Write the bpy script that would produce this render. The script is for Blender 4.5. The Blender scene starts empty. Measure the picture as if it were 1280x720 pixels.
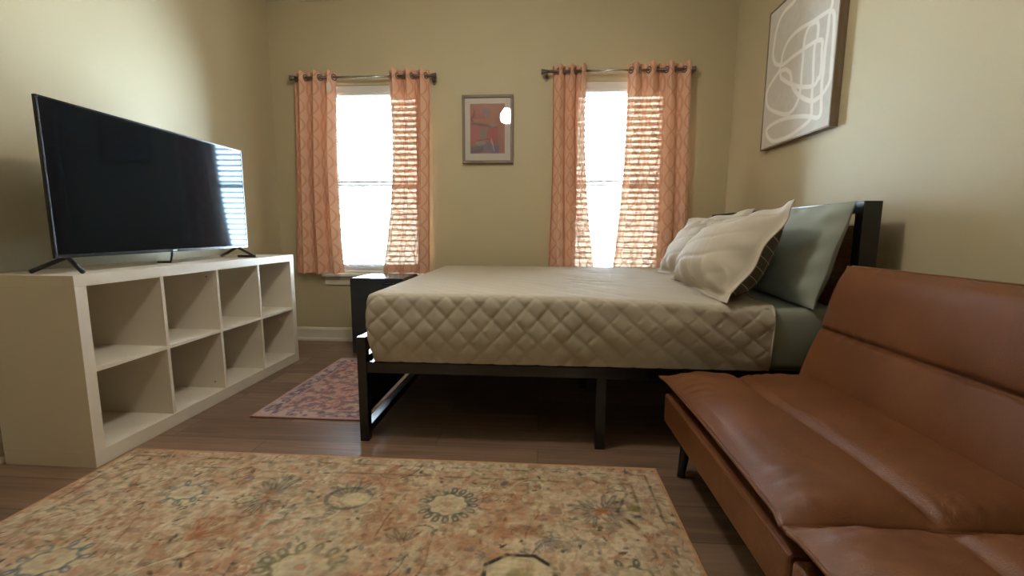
import bpy, bmesh, math, random
import numpy as np
from mathutils import Vector, Matrix, noise

random.seed(7)
rng = np.random.default_rng(11)
scn = bpy.context.scene
COL = scn.collection
PI = math.pi

# ------------------------------------------------------------------ helpers
def lin(r, g, b):
    def f(c):
        c /= 255.0
        return c / 12.92 if c <= 0.04045 else ((c + 0.055) / 1.055) ** 2.4
    return (f(r), f(g), f(b), 1.0)

def tag(o, label=None, cat=None, group=None, kind=None):
    if label: o['label'] = label
    if cat: o['category'] = cat
    if group: o['group'] = group
    if kind: o['kind'] = kind
    return o

def world_loc(o):
    v = Vector((0, 0, 0))
    while o is not None:
        v += o.location
        o = o.parent
    return v

def thing(name, loc, label, cat, group=None):
    o = bpy.data.objects.new(name, None)
    COL.objects.link(o)
    o.location = loc
    o.empty_display_size = 0.1
    return tag(o, label, cat, group)

def link_mesh(name, me, mats, parent=None, origin=None):
    """mesh given in world coordinates becomes one object"""
    o = bpy.data.objects.new(name, me)
    COL.objects.link(o)
    if parent is not None:
        me.transform(Matrix.Translation(-world_loc(parent)))
        o.parent = parent
    elif origin is not None:
        me.transform(Matrix.Translation(-Vector(origin)))
        o.location = origin
    if not isinstance(mats, (list, tuple)):
        mats = [mats]
    for m in mats:
        me.materials.append(m)
    return o

def obj(name, bm, mats, parent=None, origin=None, smooth=False):
    me = bpy.data.meshes.new(name)
    bmesh.ops.recalc_face_normals(bm, faces=bm.faces[:])
    if smooth:
        for f in bm.faces:
            f.smooth = True
    bm.to_mesh(me)
    bm.free()
    return link_mesh(name, me, mats, parent, origin)

def BM():
    return bmesh.new()

def add_box(bm, x0, x1, y0, y1, z0, z1, bevel=0.0, seg=2, mat=0):
    vs = [bm.verts.new(p) for p in ((x0,y0,z0),(x1,y0,z0),(x1,y1,z0),(x0,y1,z0),(x0,y0,z1),(x1,y0,z1),(x1,y1,z1),(x0,y1,z1))]
    fs = [bm.faces.new([vs[i] for i in q]) for q in ((3,2,1,0),(4,5,6,7),(0,1,5,4),(1,2,6,5),(2,3,7,6),(3,0,4,7))]
    for f in fs: f.material_index = mat
    if bevel > 0:
        es = set(e for f in fs for e in f.edges)
        bmesh.ops.bevel(bm, geom=list(es), offset=bevel, segments=seg, profile=0.5, affect='EDGES')
    return bm

def add_tube(bm, pts, r, seg=12, caps=True):
    pts = [Vector(p) for p in pts]
    rings = []
    n = len(pts)
    prev = None
    for i, p in enumerate(pts):
        t = (pts[min(i+1, n-1)] - pts[max(i-1, 0)]).normalized()
        if prev is None:
            a = t.orthogonal().normalized()
        else:
            a = (prev - t * prev.dot(t)).normalized()
        prev = a
        b = t.cross(a)
        rr = r[i] if isinstance(r, (list, tuple)) else r
        rings.append([bm.verts.new(p + (a*math.cos(2*PI*k/seg) + b*math.sin(2*PI*k/seg))*rr) for k in range(seg)])
    for i in range(n-1):
        for k in range(seg):
            bm.faces.new((rings[i][k], rings[i][(k+1) % seg], rings[i+1][(k+1) % seg], rings[i+1][k]))
    if caps:
        bm.faces.new(rings[0][::-1]); bm.faces.new(rings[-1])
    return bm

def add_torus(bm, c, axis, R, r, seg=20, rs=8):
    axis = Vector(axis).normalized(); a = axis.orthogonal().normalized(); b = axis.cross(a); c = Vector(c)
    rings = []
    for i in range(seg):
        t = 2*PI*i/seg
        d = a*math.cos(t) + b*math.sin(t)
        rings.append([bm.verts.new(c + d*(R + r*math.cos(2*PI*k/rs)) + axis*(r*math.sin(2*PI*k/rs))) for k in range(rs)])
    for i in range(seg):
        for k in range(rs):
            bm.faces.new((rings[i][k], rings[(i+1) % seg][k], rings[(i+1) % seg][(k+1) % rs], rings[i][(k+1) % rs]))
    return bm

def add_lathe(bm, prof, c, seg=24, axis='Z'):
    rings = []
    for (r, h) in prof:
        ring = []
        for k in range(seg):
            t = 2*PI*k/seg
            v = {'Z': (r*math.cos(t), r*math.sin(t), h), 'X': (h, r*math.cos(t), r*math.sin(t))}[axis]
            ring.append(bm.verts.new(Vector(c) + Vector(v)))
        rings.append(ring)
    for i in range(len(rings)-1):
        for k in range(seg):
            bm.faces.new((rings[i][k], rings[i][(k+1) % seg], rings[i+1][(k+1) % seg], rings[i+1][k]))
    bm.faces.new(rings[0][::-1]); bm.faces.new(rings[-1])
    return bm

def add_prism(bm, poly, axis, a0, a1):
    """polygon extruded along an axis; poly holds the two other coordinates in x,y,z order"""
    def P(p, a):
        return {'X': (a, p[0], p[1]), 'Y': (p[0], a, p[1]), 'Z': (p[0], p[1], a)}[axis]
    lo = [bm.verts.new(P(p, a0)) for p in poly]; hi = [bm.verts.new(P(p, a1)) for p in poly]
    n = len(poly)
    bm.faces.new(lo[::-1]); bm.faces.new(hi)
    for i in range(n):
        bm.faces.new((lo[i], lo[(i+1) % n], hi[(i+1) % n], hi[i]))
    return bm

def grid_mesh(name, P, closed_u=False, uv=None, colors=None, smooth=True):
    """P: array (nv, nu, 3) of world points -> mesh"""
    nv, nu = P.shape[:2]
    me = bpy.data.meshes.new(name)
    idx = np.arange(nv*nu).reshape(nv, nu)
    a = idx[:-1, :-1].ravel(); b = idx[:-1, 1:].ravel(); c = idx[1:, 1:].ravel(); d = idx[1:, :-1].ravel()
    F = np.stack([a, b, c, d], 1)
    if closed_u:
        a = idx[:-1, -1]; b = idx[:-1, 0]; c = idx[1:, 0]; d = idx[1:, -1]
        F = np.concatenate([F, np.stack([a, b, c, d], 1)])
    n = len(F)
    me.vertices.add(nv*nu); me.vertices.foreach_set('co', P.reshape(-1).astype(np.float32))
    me.loops.add(4*n); me.loops.foreach_set('vertex_index', F.ravel().astype(np.int32))
    me.polygons.add(n); me.polygons.foreach_set('loop_start', np.arange(0, 4*n, 4, dtype=np.int32))
    me.update(calc_edges=True)
    if smooth:
        me.polygons.foreach_set('use_smooth', np.ones(n, dtype=bool))
    if uv is not None:
        l = me.uv_layers.new(name='UVMap')
        U = uv.reshape(-1, 2)[F.ravel()]
        l.data.foreach_set('uv', U.astype(np.float32).ravel())
    if colors is not None:
        ca = me.color_attributes.new('Pattern', 'FLOAT_COLOR', 'POINT')
        rgba = np.ones((nv*nu, 4), np.float32); rgba[:, :3] = colors.reshape(-1, 3)
        ca.data.foreach_set('color', rgba.ravel())
    me.validate()
    return me

def vnoise(shape, cells, octaves=1, seed=0):
    """smooth value noise on a raster, 0..1"""
    r = np.random.default_rng(seed)
    out = np.zeros(shape); amp = 1.0; tot = 0
    cy, cx = cells
    for _ in range(octaves):
        g = r.random((int(cy)+3, int(cx)+3))
        y = np.linspace(0, cy, shape[0]); x = np.linspace(0, cx, shape[1])
        yi = y.astype(int); xi = x.astype(int)
        fy = (y-yi)[:, None]; fx = (x-xi)[None, :]
        fy = fy*fy*(3-2*fy); fx = fx*fx*(3-2*fx)
        A = g[yi][:, xi]; B = g[yi][:, xi+1]; C = g[yi+1][:, xi]; D = g[yi+1][:, xi+1]
        out += amp*((A*(1-fx)+B*fx)*(1-fy) + (C*(1-fx)+D*fx)*fy)
        tot += amp; amp *= 0.5; cy *= 2; cx *= 2
    return out/tot

def sstep(a, b, x):
    t = np.clip((x-a)/(b-a), 0, 1)
    return t*t*(3-2*t)

# ------------------------------------------------------------------ materials
def mat(name):
    m = bpy.data.materials.new(name); m.use_nodes = True
    nt = m.node_tree
    return m, nt, nt.nodes['Principled BSDF'], nt.nodes['Material Output']

def N(nt, t, **k):
    n = nt.nodes.new(t)
    for a, v in k.items():
        if a in n.inputs.keys(): n.inputs[a].default_value = v
        else: setattr(n, a, v)
    return n

def simple(name, col, rough=0.5, spec=0.5, metal=0.0, bump=0.0, bscale=200.0, var=0.0, vscale=6.0, stretch=None, bdist=0.002):
    m, nt, p, out = mat(name)
    p.inputs['Base Color'].default_value = col
    p.inputs['Roughness'].default_value = rough
    p.inputs['Metallic'].default_value = metal
    p.inputs['Specular IOR Level'].default_value = spec
    tc = N(nt, 'ShaderNodeTexCoord'); mp = N(nt, 'ShaderNodeMapping')
    nt.links.new(tc.outputs['Object'], mp.inputs['Vector'])
    if stretch: mp.inputs['Scale'].default_value = stretch
    if bump:
        n = N(nt, 'ShaderNodeTexNoise', Scale=bscale, Detail=3.0); nt.links.new(mp.outputs[0], n.inputs['Vector'])
        b = N(nt, 'ShaderNodeBump', Strength=bump, Distance=bdist); nt.links.new(n.outputs['Fac'], b.inputs['Height'])
        nt.links.new(b.outputs[0], p.inputs['Normal'])
    if var:
        n = N(nt, 'ShaderNodeTexNoise', Scale=vscale, Detail=4.0); nt.links.new(mp.outputs[0], n.inputs['Vector'])
        r = N(nt, 'ShaderNodeValToRGB')
        r.color_ramp.elements[0].position = 0.3; r.color_ramp.elements[1].position = 0.7
        r.color_ramp.elements[0].color = tuple(c*(1-var) for c in col[:3]) + (1,)
        r.color_ramp.elements[1].color = tuple(min(1, c*(1+var)) for c in col[:3]) + (1,)
        nt.links.new(n.outputs['Fac'], r.inputs[0]); nt.links.new(r.outputs[0], p.inputs['Base Color'])
    return m

M_wall = simple('wall_paint', lin(188, 176, 144), 0.6, 0.35, bump=0.25, bscale=140, bdist=0.0015)
M_ceil = simple('ceiling_paint', lin(225, 220, 208), 0.9, 0.2, bump=0.25, bscale=90)
M_trim = simple('trim_paint', lin(222, 214, 196), 0.45, 0.4)
M_sill = simple('sill_paint', lin(232, 230, 224), 0.3, 0.5)
M_shelf = simple('white_laminate', lin(226, 217, 201), 0.42, 0.45, bump=0.03, bscale=400)
M_black = simple('black_metal', lin(15, 17, 21), 0.22, 0.6)
M_blackm = simple('black_satin_plastic', lin(20, 21, 24), 0.35, 0.5)
M_fridge = simple('black_enamel', lin(24, 27, 33), 0.25, 0.6, bump=0.05, bscale=300)
M_panel = simple('brown_wood_panel', lin(146, 96, 66), 0.45, 0.4, var=0.35, vscale=8, stretch=(8, 0.6, 8), bump=0.1, bscale=60)
M_dpanel = simple('dark_stained_board', lin(26, 27, 31), 0.5, 0.3, var=0.3, vscale=8, stretch=(8, 0.6, 8))
M_bezel = simple('tv_bezel', lin(28, 30, 34), 0.25, 0.5)
M_chrome = simple('brushed_edge', lin(150, 155, 160), 0.2, 0.5, metal=1.0)
M_logo = simple('grey_mark', lin(150, 150, 150), 0.4)
M_rod = simple('bronze_rod', lin(116, 106, 102), 0.35, 0.5, metal=0.6)
M_rodi = simple('pewter_rod', lin(170, 168, 165), 0.25, 0.5, metal=0.9)
M_slat = simple('white_blind', lin(214, 212, 206), 0.5, 0.4)
M_frame_art = simple('taupe_wood_frame', lin(122, 104, 84), 0.5, 0.4, var=0.15, vscale=10, stretch=(6, 6, 1))
M_frame_prt = simple('greybrown_frame', lin(122, 106, 92), 0.5, 0.4, var=0.12, vscale=12)
M_matb = simple('mat_board', lin(228, 216, 200), 0.8, 0.2)
M_sheet = simple('sage_sheet', lin(146, 151, 138), 0.85, 0.15, bump=0.15, bscale=500)
M_lining = None
M_sash = simple('vinyl_sash', lin(236, 238, 240), 0.4, 0.4)

# quilted cotton: faint weave
M_quilt = simple('quilted_cotton', lin(184, 175, 158), 0.85, 0.12, bump=0.12, bscale=700)
M_sham = simple('sham_cotton', lin(186, 176, 160), 0.85, 0.12, bump=0.12, bscale=700)
M_sage = simple('sage_pillow_cotton', lin(150, 157, 147), 0.8, 0.15, bump=0.15, bscale=600)

def leather():
    m, nt, p, out = mat('tan_leather')
    tc = N(nt, 'ShaderNodeTexCoord')
    n = N(nt, 'ShaderNodeTexNoise', Scale=5.0, Detail=5.0)
    r = N(nt, 'ShaderNodeValToRGB')
    r.color_ramp.elements[0].position = 0.3; r.color_ramp.elements[0].color = lin(98, 57, 30)
    r.color_ramp.elements[1].position = 0.7; r.color_ramp.elements[1].color = lin(115, 70, 38)
    v = N(nt, 'ShaderNodeTexVoronoi', Scale=330.0)
    n2 = N(nt, 'ShaderNodeTexNoise', Scale=22.0, Detail=4.0)
    mx = N(nt, 'ShaderNodeMath', operation='MULTIPLY'); mx.inputs[1].default_value = 0.35
    ad = N(nt, 'ShaderNodeMath', operation='ADD')
    b = N(nt, 'ShaderNodeBump', Strength=0.35, Distance=0.004)
    for a in (n, v, n2): nt.links.new(tc.outputs['Object'], a.inputs['Vector'])
    nt.links.new(n.outputs['Fac'], r.inputs[0]); nt.links.new(r.outputs[0], p.inputs['Base Color'])
    nt.links.new(v.outputs['Distance'], mx.inputs[0])
    nt.links.new(mx.outputs[0], ad.inputs[0]); nt.links.new(n2.outputs['Fac'], ad.inputs[1])
    nt.links.new(ad.outputs[0], b.inputs['Height']); nt.links.new(b.outputs[0], p.inputs['Normal'])
    p.inputs['Roughness'].default_value = 0.47
    p.inputs['Specular IOR Level'].default_value = 0.4
    return m
M_leather = leather()
M_piping = simple('dark_leather_seam', lin(92, 52, 30), 0.5, 0.4)

def floor_mat():
    m, nt, p, out = mat('plank_floor')
    tc = N(nt, 'ShaderNodeTexCoord')
    br = N(nt, 'ShaderNodeTexBrick', Scale=1.0)
    br.offset = 0.37; br.inputs['Brick Width'].default_value = 1.22; br.inputs['Row Height'].default_value = 0.18
    br.inputs['Mortar Size'].default_value = 0.0012; br.inputs['Mortar Smooth'].default_value = 0.2
    br.inputs['Color1'].default_value = (0.25, 0.25, 0.25, 1); br.inputs['Color2'].default_value = (0.8, 0.8, 0.8, 1)
    br.inputs['Mortar'].default_value = (0, 0, 0, 1)
    nt.links.new(tc.outputs['Object'], br.inputs['Vector'])
    # shift the grain per plank
    sep = N(nt, 'ShaderNodeVectorMath', operation='MULTIPLY_ADD')
    nt.links.new(br.outputs['Color'], sep.inputs[0]); sep.inputs[1].default_value = (7, 3, 5)
    nt.links.new(tc.outputs['Object'], sep.inputs[2])
    mp = N(nt, 'ShaderNodeMapping'); mp.inputs['Scale'].default_value = (1.6, 22, 1)
    nt.links.new(sep.outputs[0], mp.inputs['Vector'])
    n = N(nt, 'ShaderNodeTexNoise', Scale=1.6, Detail=6.0, Roughness=0.62, Distortion=0.6)
    nt.links.new(mp.outputs[0], n.inputs['Vector'])
    mixf = N(nt, 'ShaderNodeMath', operation='MULTIPLY_ADD')
    nt.links.new(br.outputs['Color'], mixf.inputs[0]); mixf.inputs[1].default_value = 0.50
    half = N(nt, 'ShaderNodeMath', operation='MULTIPLY'); half.inputs[1].default_value = 0.62
    nt.links.new(n.outputs['Fac'], half.inputs[0]); nt.links.new(half.outputs[0], mixf.inputs[2])
    r = N(nt, 'ShaderNodeValToRGB')
    e = r.color_ramp.elements
    e[0].position = 0.22; e[0].color = lin(78, 58, 46)
    e[1].position = 0.80; e[1].color = lin(146, 118, 96)
    k = e.new(0.48); k.color = lin(108, 84, 68)
    nt.links.new(mixf.outputs[0], r.inputs[0])
    dark = N(nt, 'ShaderNodeMix', data_type='RGBA', blend_type='MULTIPLY')
    nt.links.new(br.outputs['Fac'], dark.inputs['Factor'])
    nt.links.new(r.outputs[0], dark.inputs['A']); dark.inputs['B'].default_value = (0.3, 0.25, 0.2, 1)
    nt.links.new(dark.outputs['Result'], p.inputs['Base Color'])
    b = N(nt, 'ShaderNodeBump', Strength=0.15, Distance=0.002)
    nt.links.new(n.outputs['Fac'], b.inputs['Height']); nt.links.new(b.outputs[0], p.inputs['Normal'])
    p.inputs['Roughness'].default_value = 0.42
    p.inputs['Specular IOR Level'].default_value = 0.4
    return m
M_floor = floor_mat()

def pattern_mat(name, rough=0.9, spec=0.1, bump=0.0, bscale=(500, 500, 500), coat=0.0):
    m, nt, p, out = mat(name)
    a = N(nt, 'ShaderNodeAttribute', attribute_name='Pattern')
    nt.links.new(a.outputs['Color'], p.inputs['Base Color'])
    p.inputs['Roughness'].default_value = rough
    p.inputs['Specular IOR Level'].default_value = spec
    if bump:
        tc = N(nt, 'ShaderNodeTexCoord'); mp = N(nt, 'ShaderNodeMapping'); mp.inputs['Scale'].default_value = bscale
        n = N(nt, 'ShaderNodeTexNoise', Scale=1.0, Detail=2.0)
        b = N(nt, 'ShaderNodeBump', Strength=bump, Distance=0.003)
        nt.links.new(tc.outputs['Object'], mp.inputs['Vector']); nt.links.new(mp.outputs[0], n.inputs['Vector'])
        nt.links.new(n.outputs['Fac'], b.inputs['Height']); nt.links.new(b.outputs[0], p.inputs['Normal'])
    return m
M_rug = pattern_mat('woven_rug', bump=0.5, bscale=(180, 420, 200))
M_rug2 = pattern_mat('woven_small_rug', bump=0.5, bscale=(300, 300, 200))
M_canvas = pattern_mat('painted_canvas', rough=0.8, bump=0.15, bscale=(700, 700, 700))
M_print = pattern_mat('printed_paper', rough=0.7)
M_rugedge = simple('rug_binding', lin(186, 146, 108), 0.9, 0.1)
M_rug2edge = simple('pink_rug_binding', lin(170, 132, 124), 0.9, 0.1)

def curtain_mat(name, base, line, transp):
    m, nt, p, out = mat(name)
    uv = N(nt, 'ShaderNodeUVMap', uv_map='UVMap')
    sx = N(nt, 'ShaderNodeSeparateXYZ'); nt.links.new(uv.outputs[0], sx.inputs[0])
    def M(op, a, b=None, c=None):
        n = N(nt, 'ShaderNodeMath', operation=op)
        for i, v in enumerate((a, b, c)):
            if v is None: continue
            if isinstance(v, (int, float)): n.inputs[i].default_value = v
            else: nt.links.new(v, n.inputs[i])
        return n.outputs[0]
    pu, pv = 0.19, 0.28
    w = M('MULTIPLY', M('SINE', M('MULTIPLY', sx.outputs['Y'], 2*PI/pv)), 0.27)
    U = M('MULTIPLY', sx.outputs['X'], 1/pu)
    def wave(s):
        d = M('FRACT', M('ADD', U, M('MULTIPLY', w, s)))
        return M('ABSOLUTE', M('SUBTRACT', d, 0.5))           # 0 on the line
    d1 = wave(1.0); d2 = wave(-1.0)
    d = M('MINIMUM', d1, d2)
    # a narrower chain runs between the large ovals
    w2 = M('MULTIPLY', w, 0.40)
    def wave2(sg):
        return M('ABSOLUTE', M('SUBTRACT', M('FRACT', M('ADD', M('ADD', U, 0.5), M('MULTIPLY', w2, sg))), 0.5))
    d = M('MINIMUM', d, M('MINIMUM', wave2(1.0), wave2(-1.0)))
    mr = N(nt, 'ShaderNodeMapRange', interpolation_type='SMOOTHSTEP')
    mr.inputs['From Min'].default_value = 0.030; mr.inputs['From Max'].default_value = 0.065
    mr.inputs['To Min'].default_value = 1.0; mr.inputs['To Max'].default_value = 0.0
    nt.links.new(d, mr.inputs['Value'])
    mix = N(nt, 'ShaderNodeMix', data_type='RGBA')
    nt.links.new(mr.outputs[0], mix.inputs['Factor']); mix.inputs['A'].default_value = base; mix.inputs['B'].default_value = line
    dif = N(nt, 'ShaderNodeBsdfDiffuse'); trl = N(nt, 'ShaderNodeBsdfTranslucent'); tra = N(nt, 'ShaderNodeBsdfTransparent')
    nt.links.new(mix.outputs['Result'], dif.inputs['Color']); warm = N(nt, 'ShaderNodeMix', data_type='RGBA', blend_type='MULTIPLY'); warm.inputs['Factor'].default_value = 1.0
    nt.links.new(mix.outputs['Result'], warm.inputs['A']); warm.inputs['B'].default_value = (1.0, 0.66, 0.38, 1)
    nt.links.new(warm.outputs['Result'], trl.inputs['Color'])
    tra.inputs['Color'].default_value = (1.0, 0.80, 0.56, 1)
    s1 = N(nt, 'ShaderNodeMixShader'); s1.inputs[0].default_value = 0.014
    nt.links.new(dif.outputs[0], s1.inputs[1]); nt.links.new(trl.outputs[0], s1.inputs[2])
    s2 = N(nt, 'ShaderNodeMixShader')
    tf = M('MULTIPLY', M('SUBTRACT', 1.0, M('MULTIPLY', mr.outputs[0], 0.6)), transp)
    nt.links.new(tf, s2.inputs[0])
    nt.links.new(s1.outputs[0], s2.inputs[1]); nt.links.new(tra.outputs[0], s2.inputs[2])
    nt.links.new(s2.outputs[0], out.inputs['Surface'])
    return m
M_curtain = curtain_mat('peach_trellis_curtain', lin(222, 180, 156), lin(208, 158, 130), 0.0165)

def glass_mat(name, refl=0.06, rough=0.0):
    m, nt, p, out = mat(name)
    t = N(nt, 'ShaderNodeBsdfTransparent'); g = N(nt, 'ShaderNodeBsdfGlossy'); g.inputs['Roughness'].default_value = rough
    fr = N(nt, 'ShaderNodeFresnel', IOR=1.45)
    s = N(nt, 'ShaderNodeMixShader')
    nt.links.new(fr.outputs[0], s.inputs[0]); nt.links.new(t.outputs[0], s.inputs[1]); nt.links.new(g.outputs[0], s.inputs[2])
    nt.links.new(s.outputs[0], out.inputs['Surface'])
    return m
M_glass = glass_mat('window_glass')
M_pglass = glass_mat('picture_glass')

def screen_mat():
    m, nt, p, out = mat('tv_screen')
    p.inputs['Base Color'].default_value = lin(16, 18, 22)
    p.inputs['Roughness'].default_value = 0.07
    p.inputs['Specular IOR Level'].default_value = 0.25
    p.inputs['Specular Tint'].default_value = (0.40, 0.75, 1.0, 1)
    return m
M_screen = screen_mat()

def lining_mat():
    m, nt, p, out = mat('windowpane_check_lining')
    uv = N(nt, 'ShaderNodeUVMap', uv_map='UVMap')
    br = N(nt, 'ShaderNodeTexBrick', Scale=1.0); br.offset = 0.0
    br.inputs['Brick Width'].default_value = 0.045; br.inputs['Row Height'].default_value = 0.045
    br.inputs['Mortar Size'].default_value = 0.0016; br.inputs['Mortar Smooth'].default_value = 0.1
    br.inputs['Color1'].default_value = lin(96, 88, 82); br.inputs['Color2'].default_value = lin(100, 92, 86); br.inputs['Mortar'].default_value = lin(190, 180, 166)
    nt.links.new(uv.outputs[0], br.inputs['Vector'])
    nt.links.new(br.outputs['Color'], p.inputs['Base Color'])
    p.inputs['Roughness'].default_value = 0.85; p.inputs['Specular IOR Level'].default_value = 0.1
    return m
M_lining = lining_mat()

def emit_mat(name, col, strength):
    m, nt, p, out = mat(name)
    p.inputs['Base Color'].default_value = (0.9, 0.88, 0.84, 1)
    p.inputs['Emission Color'].default_value = col
    p.inputs['Emission Strength'].default_value = strength
    return m
LAMP = 100.0
M_lamp = emit_mat('warm_lamp_glass', (1.0, 0.945, 0.84, 1), LAMP)

# ------------------------------------------------------------------ room
XL, XR, YB, YF, ZC = -2.17, 1.43, 3.56, -1.9, 2.70
WIN = [(-1.755, -0.965), (0.220, 1.008)]
WZ0, WZ1 = 0.585, 2.075

def structure(name, bm, m, parent=None, **k):
    o = obj(name, bm, m, parent, **k)
    o['kind'] = 'structure'
    return o

structure('floor', add_box(BM(), XL-0.1, XR+0.1, YF-0.1, YB+0.2, -0.1, 0.0), M_floor)
structure('ceiling', add_box(BM(), XL-0.1, XR+0.1, YF-0.1, YB+0.2, ZC, ZC+0.1), M_ceil)
structure('wall_left', add_box(BM(), XL-0.12, XL, YF-0.1, YB, 0, ZC), M_wall)
structure('wall_right', add_box(BM(), XR, XR+0.12, YF-0.1, YB, 0, ZC), M_wall)
structure('wall_front', add_box(BM(), XL, XR, YF-0.12, YF, 0, ZC), M_wall)
bm = BM()
xs = [XL-0.12, WIN[0][0], WIN[0][1], WIN[1][0], WIN[1][1], XR+0.12]
zs = [0, WZ0, WZ1, ZC]
for i in range(5):
    for j in range(3):
        if j == 1 and i in (1, 3): continue
        add_box(bm, xs[i], xs[i+1], YB, YB+0.16, zs[j], zs[j+1])
bmesh.ops.remove_doubles(bm, verts=bm.verts[:], dist=1e-5)
# drop the doubled inner faces between neighbouring blocks
seen = {}
for f in bm.faces:
    seen.setdefault(tuple(sorted(v.index for v in f.verts)), []).append(f)
bm.verts.index_update()
seen = {}
for f in bm.faces:
    seen.setdefault(tuple(sorted(v.index for v in f.verts)), []).append(f)
bmesh.ops.delete(bm, geom=[f for fs in seen.values() if len(fs) > 1 for f in fs], context='FACES')
structure('wall_back', bm, M_wall)

def baseboard(name, poly, axis, a0, a1):
    structure(name, add_prism(BM(), poly, axis, a0, a1), M_trim)
bp = [(0, 0), (0.022, 0), (0.022, 0.018), (0.015, 0.026), (0.015, 0.095), (0.009, 0.112), (0, 0.115)]
baseboard('baseboard_back', [(YB-d, z) for d, z in bp], 'X', XL, XR)
baseboard('baseboard_left', [(XL+d, z) for d, z in bp], 'Y', YF, YB-0.022)
baseboard('baseboard_right', [(XR-d, z) for d, z in bp], 'Y', YF, YB-0.022)

for i, (x0, x1) in enumerate(WIN):
    w = bpy.data.objects.new('window_%d' % (i+1), None); COL.objects.link(w)
    w.location = ((x0+x1)/2, YB+0.10, WZ0); w['kind'] = 'structure'
    y0, y1 = YB+0.085, YB+0.135
    fr = 0.035; zm = 1.30
    bm = BM()
    add_box(bm, x0, x0+fr, y0, y1, WZ0, WZ1); add_box(bm, x1-fr, x1, y0, y1, WZ0, WZ1)
    add_box(bm, x0+fr, x1-fr, y0, y1, WZ0, WZ0+fr); add_box(bm, x0+fr, x1-fr, y0, y1, WZ1-fr, WZ1)
    structure('window_frame', bm, M_sash, w)
    for (za, zb, yo, nm) in ((WZ0+fr, zm+0.018, 0.0, 'lower_sash'), (zm-0.018, WZ1-fr, 0.022, 'upper_sash')):
        s = 0.03; ya, yb = y0+0.003+yo, y0+0.022+yo
        bm = BM()
        add_box(bm, x0+fr, x0+fr+s, ya, yb, za, zb); add_box(bm, x1-fr-s, x1-fr, ya, yb, za, zb)
        add_box(bm, x0+fr+s, x1-fr-s, ya, yb, za, za+s); add_box(bm, x0+fr+s, x1-fr-s, ya, yb, zb-s, zb)
        so = structure(nm, bm, M_sash, w)
        structure('glass', add_box(BM(), x0+fr+s-0.004, x1-fr-s+0.004, ya+0.007, ya+0.011, za+s-0.004, zb-s+0.004), M_glass, so)
    # stool with a rounded nose, and the apron beneath it
    bm = BM()
    add_box(bm, x0-0.05, x1+0.05, YB-0.062, YB, WZ0-0.030, WZ0, bevel=0.008)
    add_box(bm, x0+0.0005, x1-0.0005, YB-0.01, YB+0.084, WZ0-0.0295, WZ0+0.0005)
    t = structure('trim_%d' % (i+1), bm, M_sill)
    t['label'] = 'white window sill under the left window' if i == 0 else 'white window sill under the right window'
    bm = BM(); add_box(bm, x0-0.045, x1+0.045, YB-0.017, YB, WZ0-0.102, WZ0-0.031, bevel=0.003)
    structure('trim_%d' % (i+3), bm, M_trim)

    # venetian blind in the opening
    bl = thing('window_blind', ((x0+x1)/2, YB+0.045, WZ0+0.002),
               ['white slatted blind in the left window, beside the television', 'white slatted blind in the right window, behind the bed'][i], 'blind', 'white window blinds')
    xa, xb = x0+0.006, x1-0.006
    bm = BM(); add_box(bm, xa, xb, YB+0.004, YB+0.014, 2.000, WZ1-0.002, bevel=0.003)
    add_box(bm, xa, xb, YB-0.002, YB+0.0042, 2.012, 2.026, bevel=0.002)
    obj('valance', bm, M_slat, bl)
    bm = BM(); add_box(bm, xa, xb, YB+0.02, YB+0.07, 2.02, WZ1-0.004, bevel=0.003)
    obj('headrail', bm, M_slat, bl)
    bm = BM()
    zz = WZ0+0.05; tilt = math.radians(14)
    while zz < 1.995:
        cy = YB+0.045; hw = 0.024
        n = 5
        up = []; dn = []
        for k in range(n):
            q = -1 + 2*k/(n-1)
            yy = cy + q*hw*math.cos(tilt); z_ = zz - q*hw*math.sin(tilt) + 0.003*(1-q*q)
            up.append((yy, z_+0.0013)); dn.append((yy, z_-0.0013))
        add_prism(bm, up + dn[::-1], 'X', xa+0.002, xb-0.002)
        zz += 0.0435
    obj('slats', bm, M_slat, bl)
    bm = BM(); add_box(bm, xa, xb, YB+0.022, YB+0.068, WZ0+0.004, WZ0+0.022, bevel=0.003)
    obj('bottom_rail', bm, M_slat, bl)
    bm = BM()
    for fx in (0.12, 0.5, 0.88):
        xx = xa + (xb-xa)*fx
        for yy in (YB+0.0195, YB+0.0705):
            add_tube(bm, [(xx, yy, WZ0+0.02), (xx, yy, 2.03)], 0.0011, 6)
    obj('ladder_cords', bm, M_slat, bl)

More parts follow.
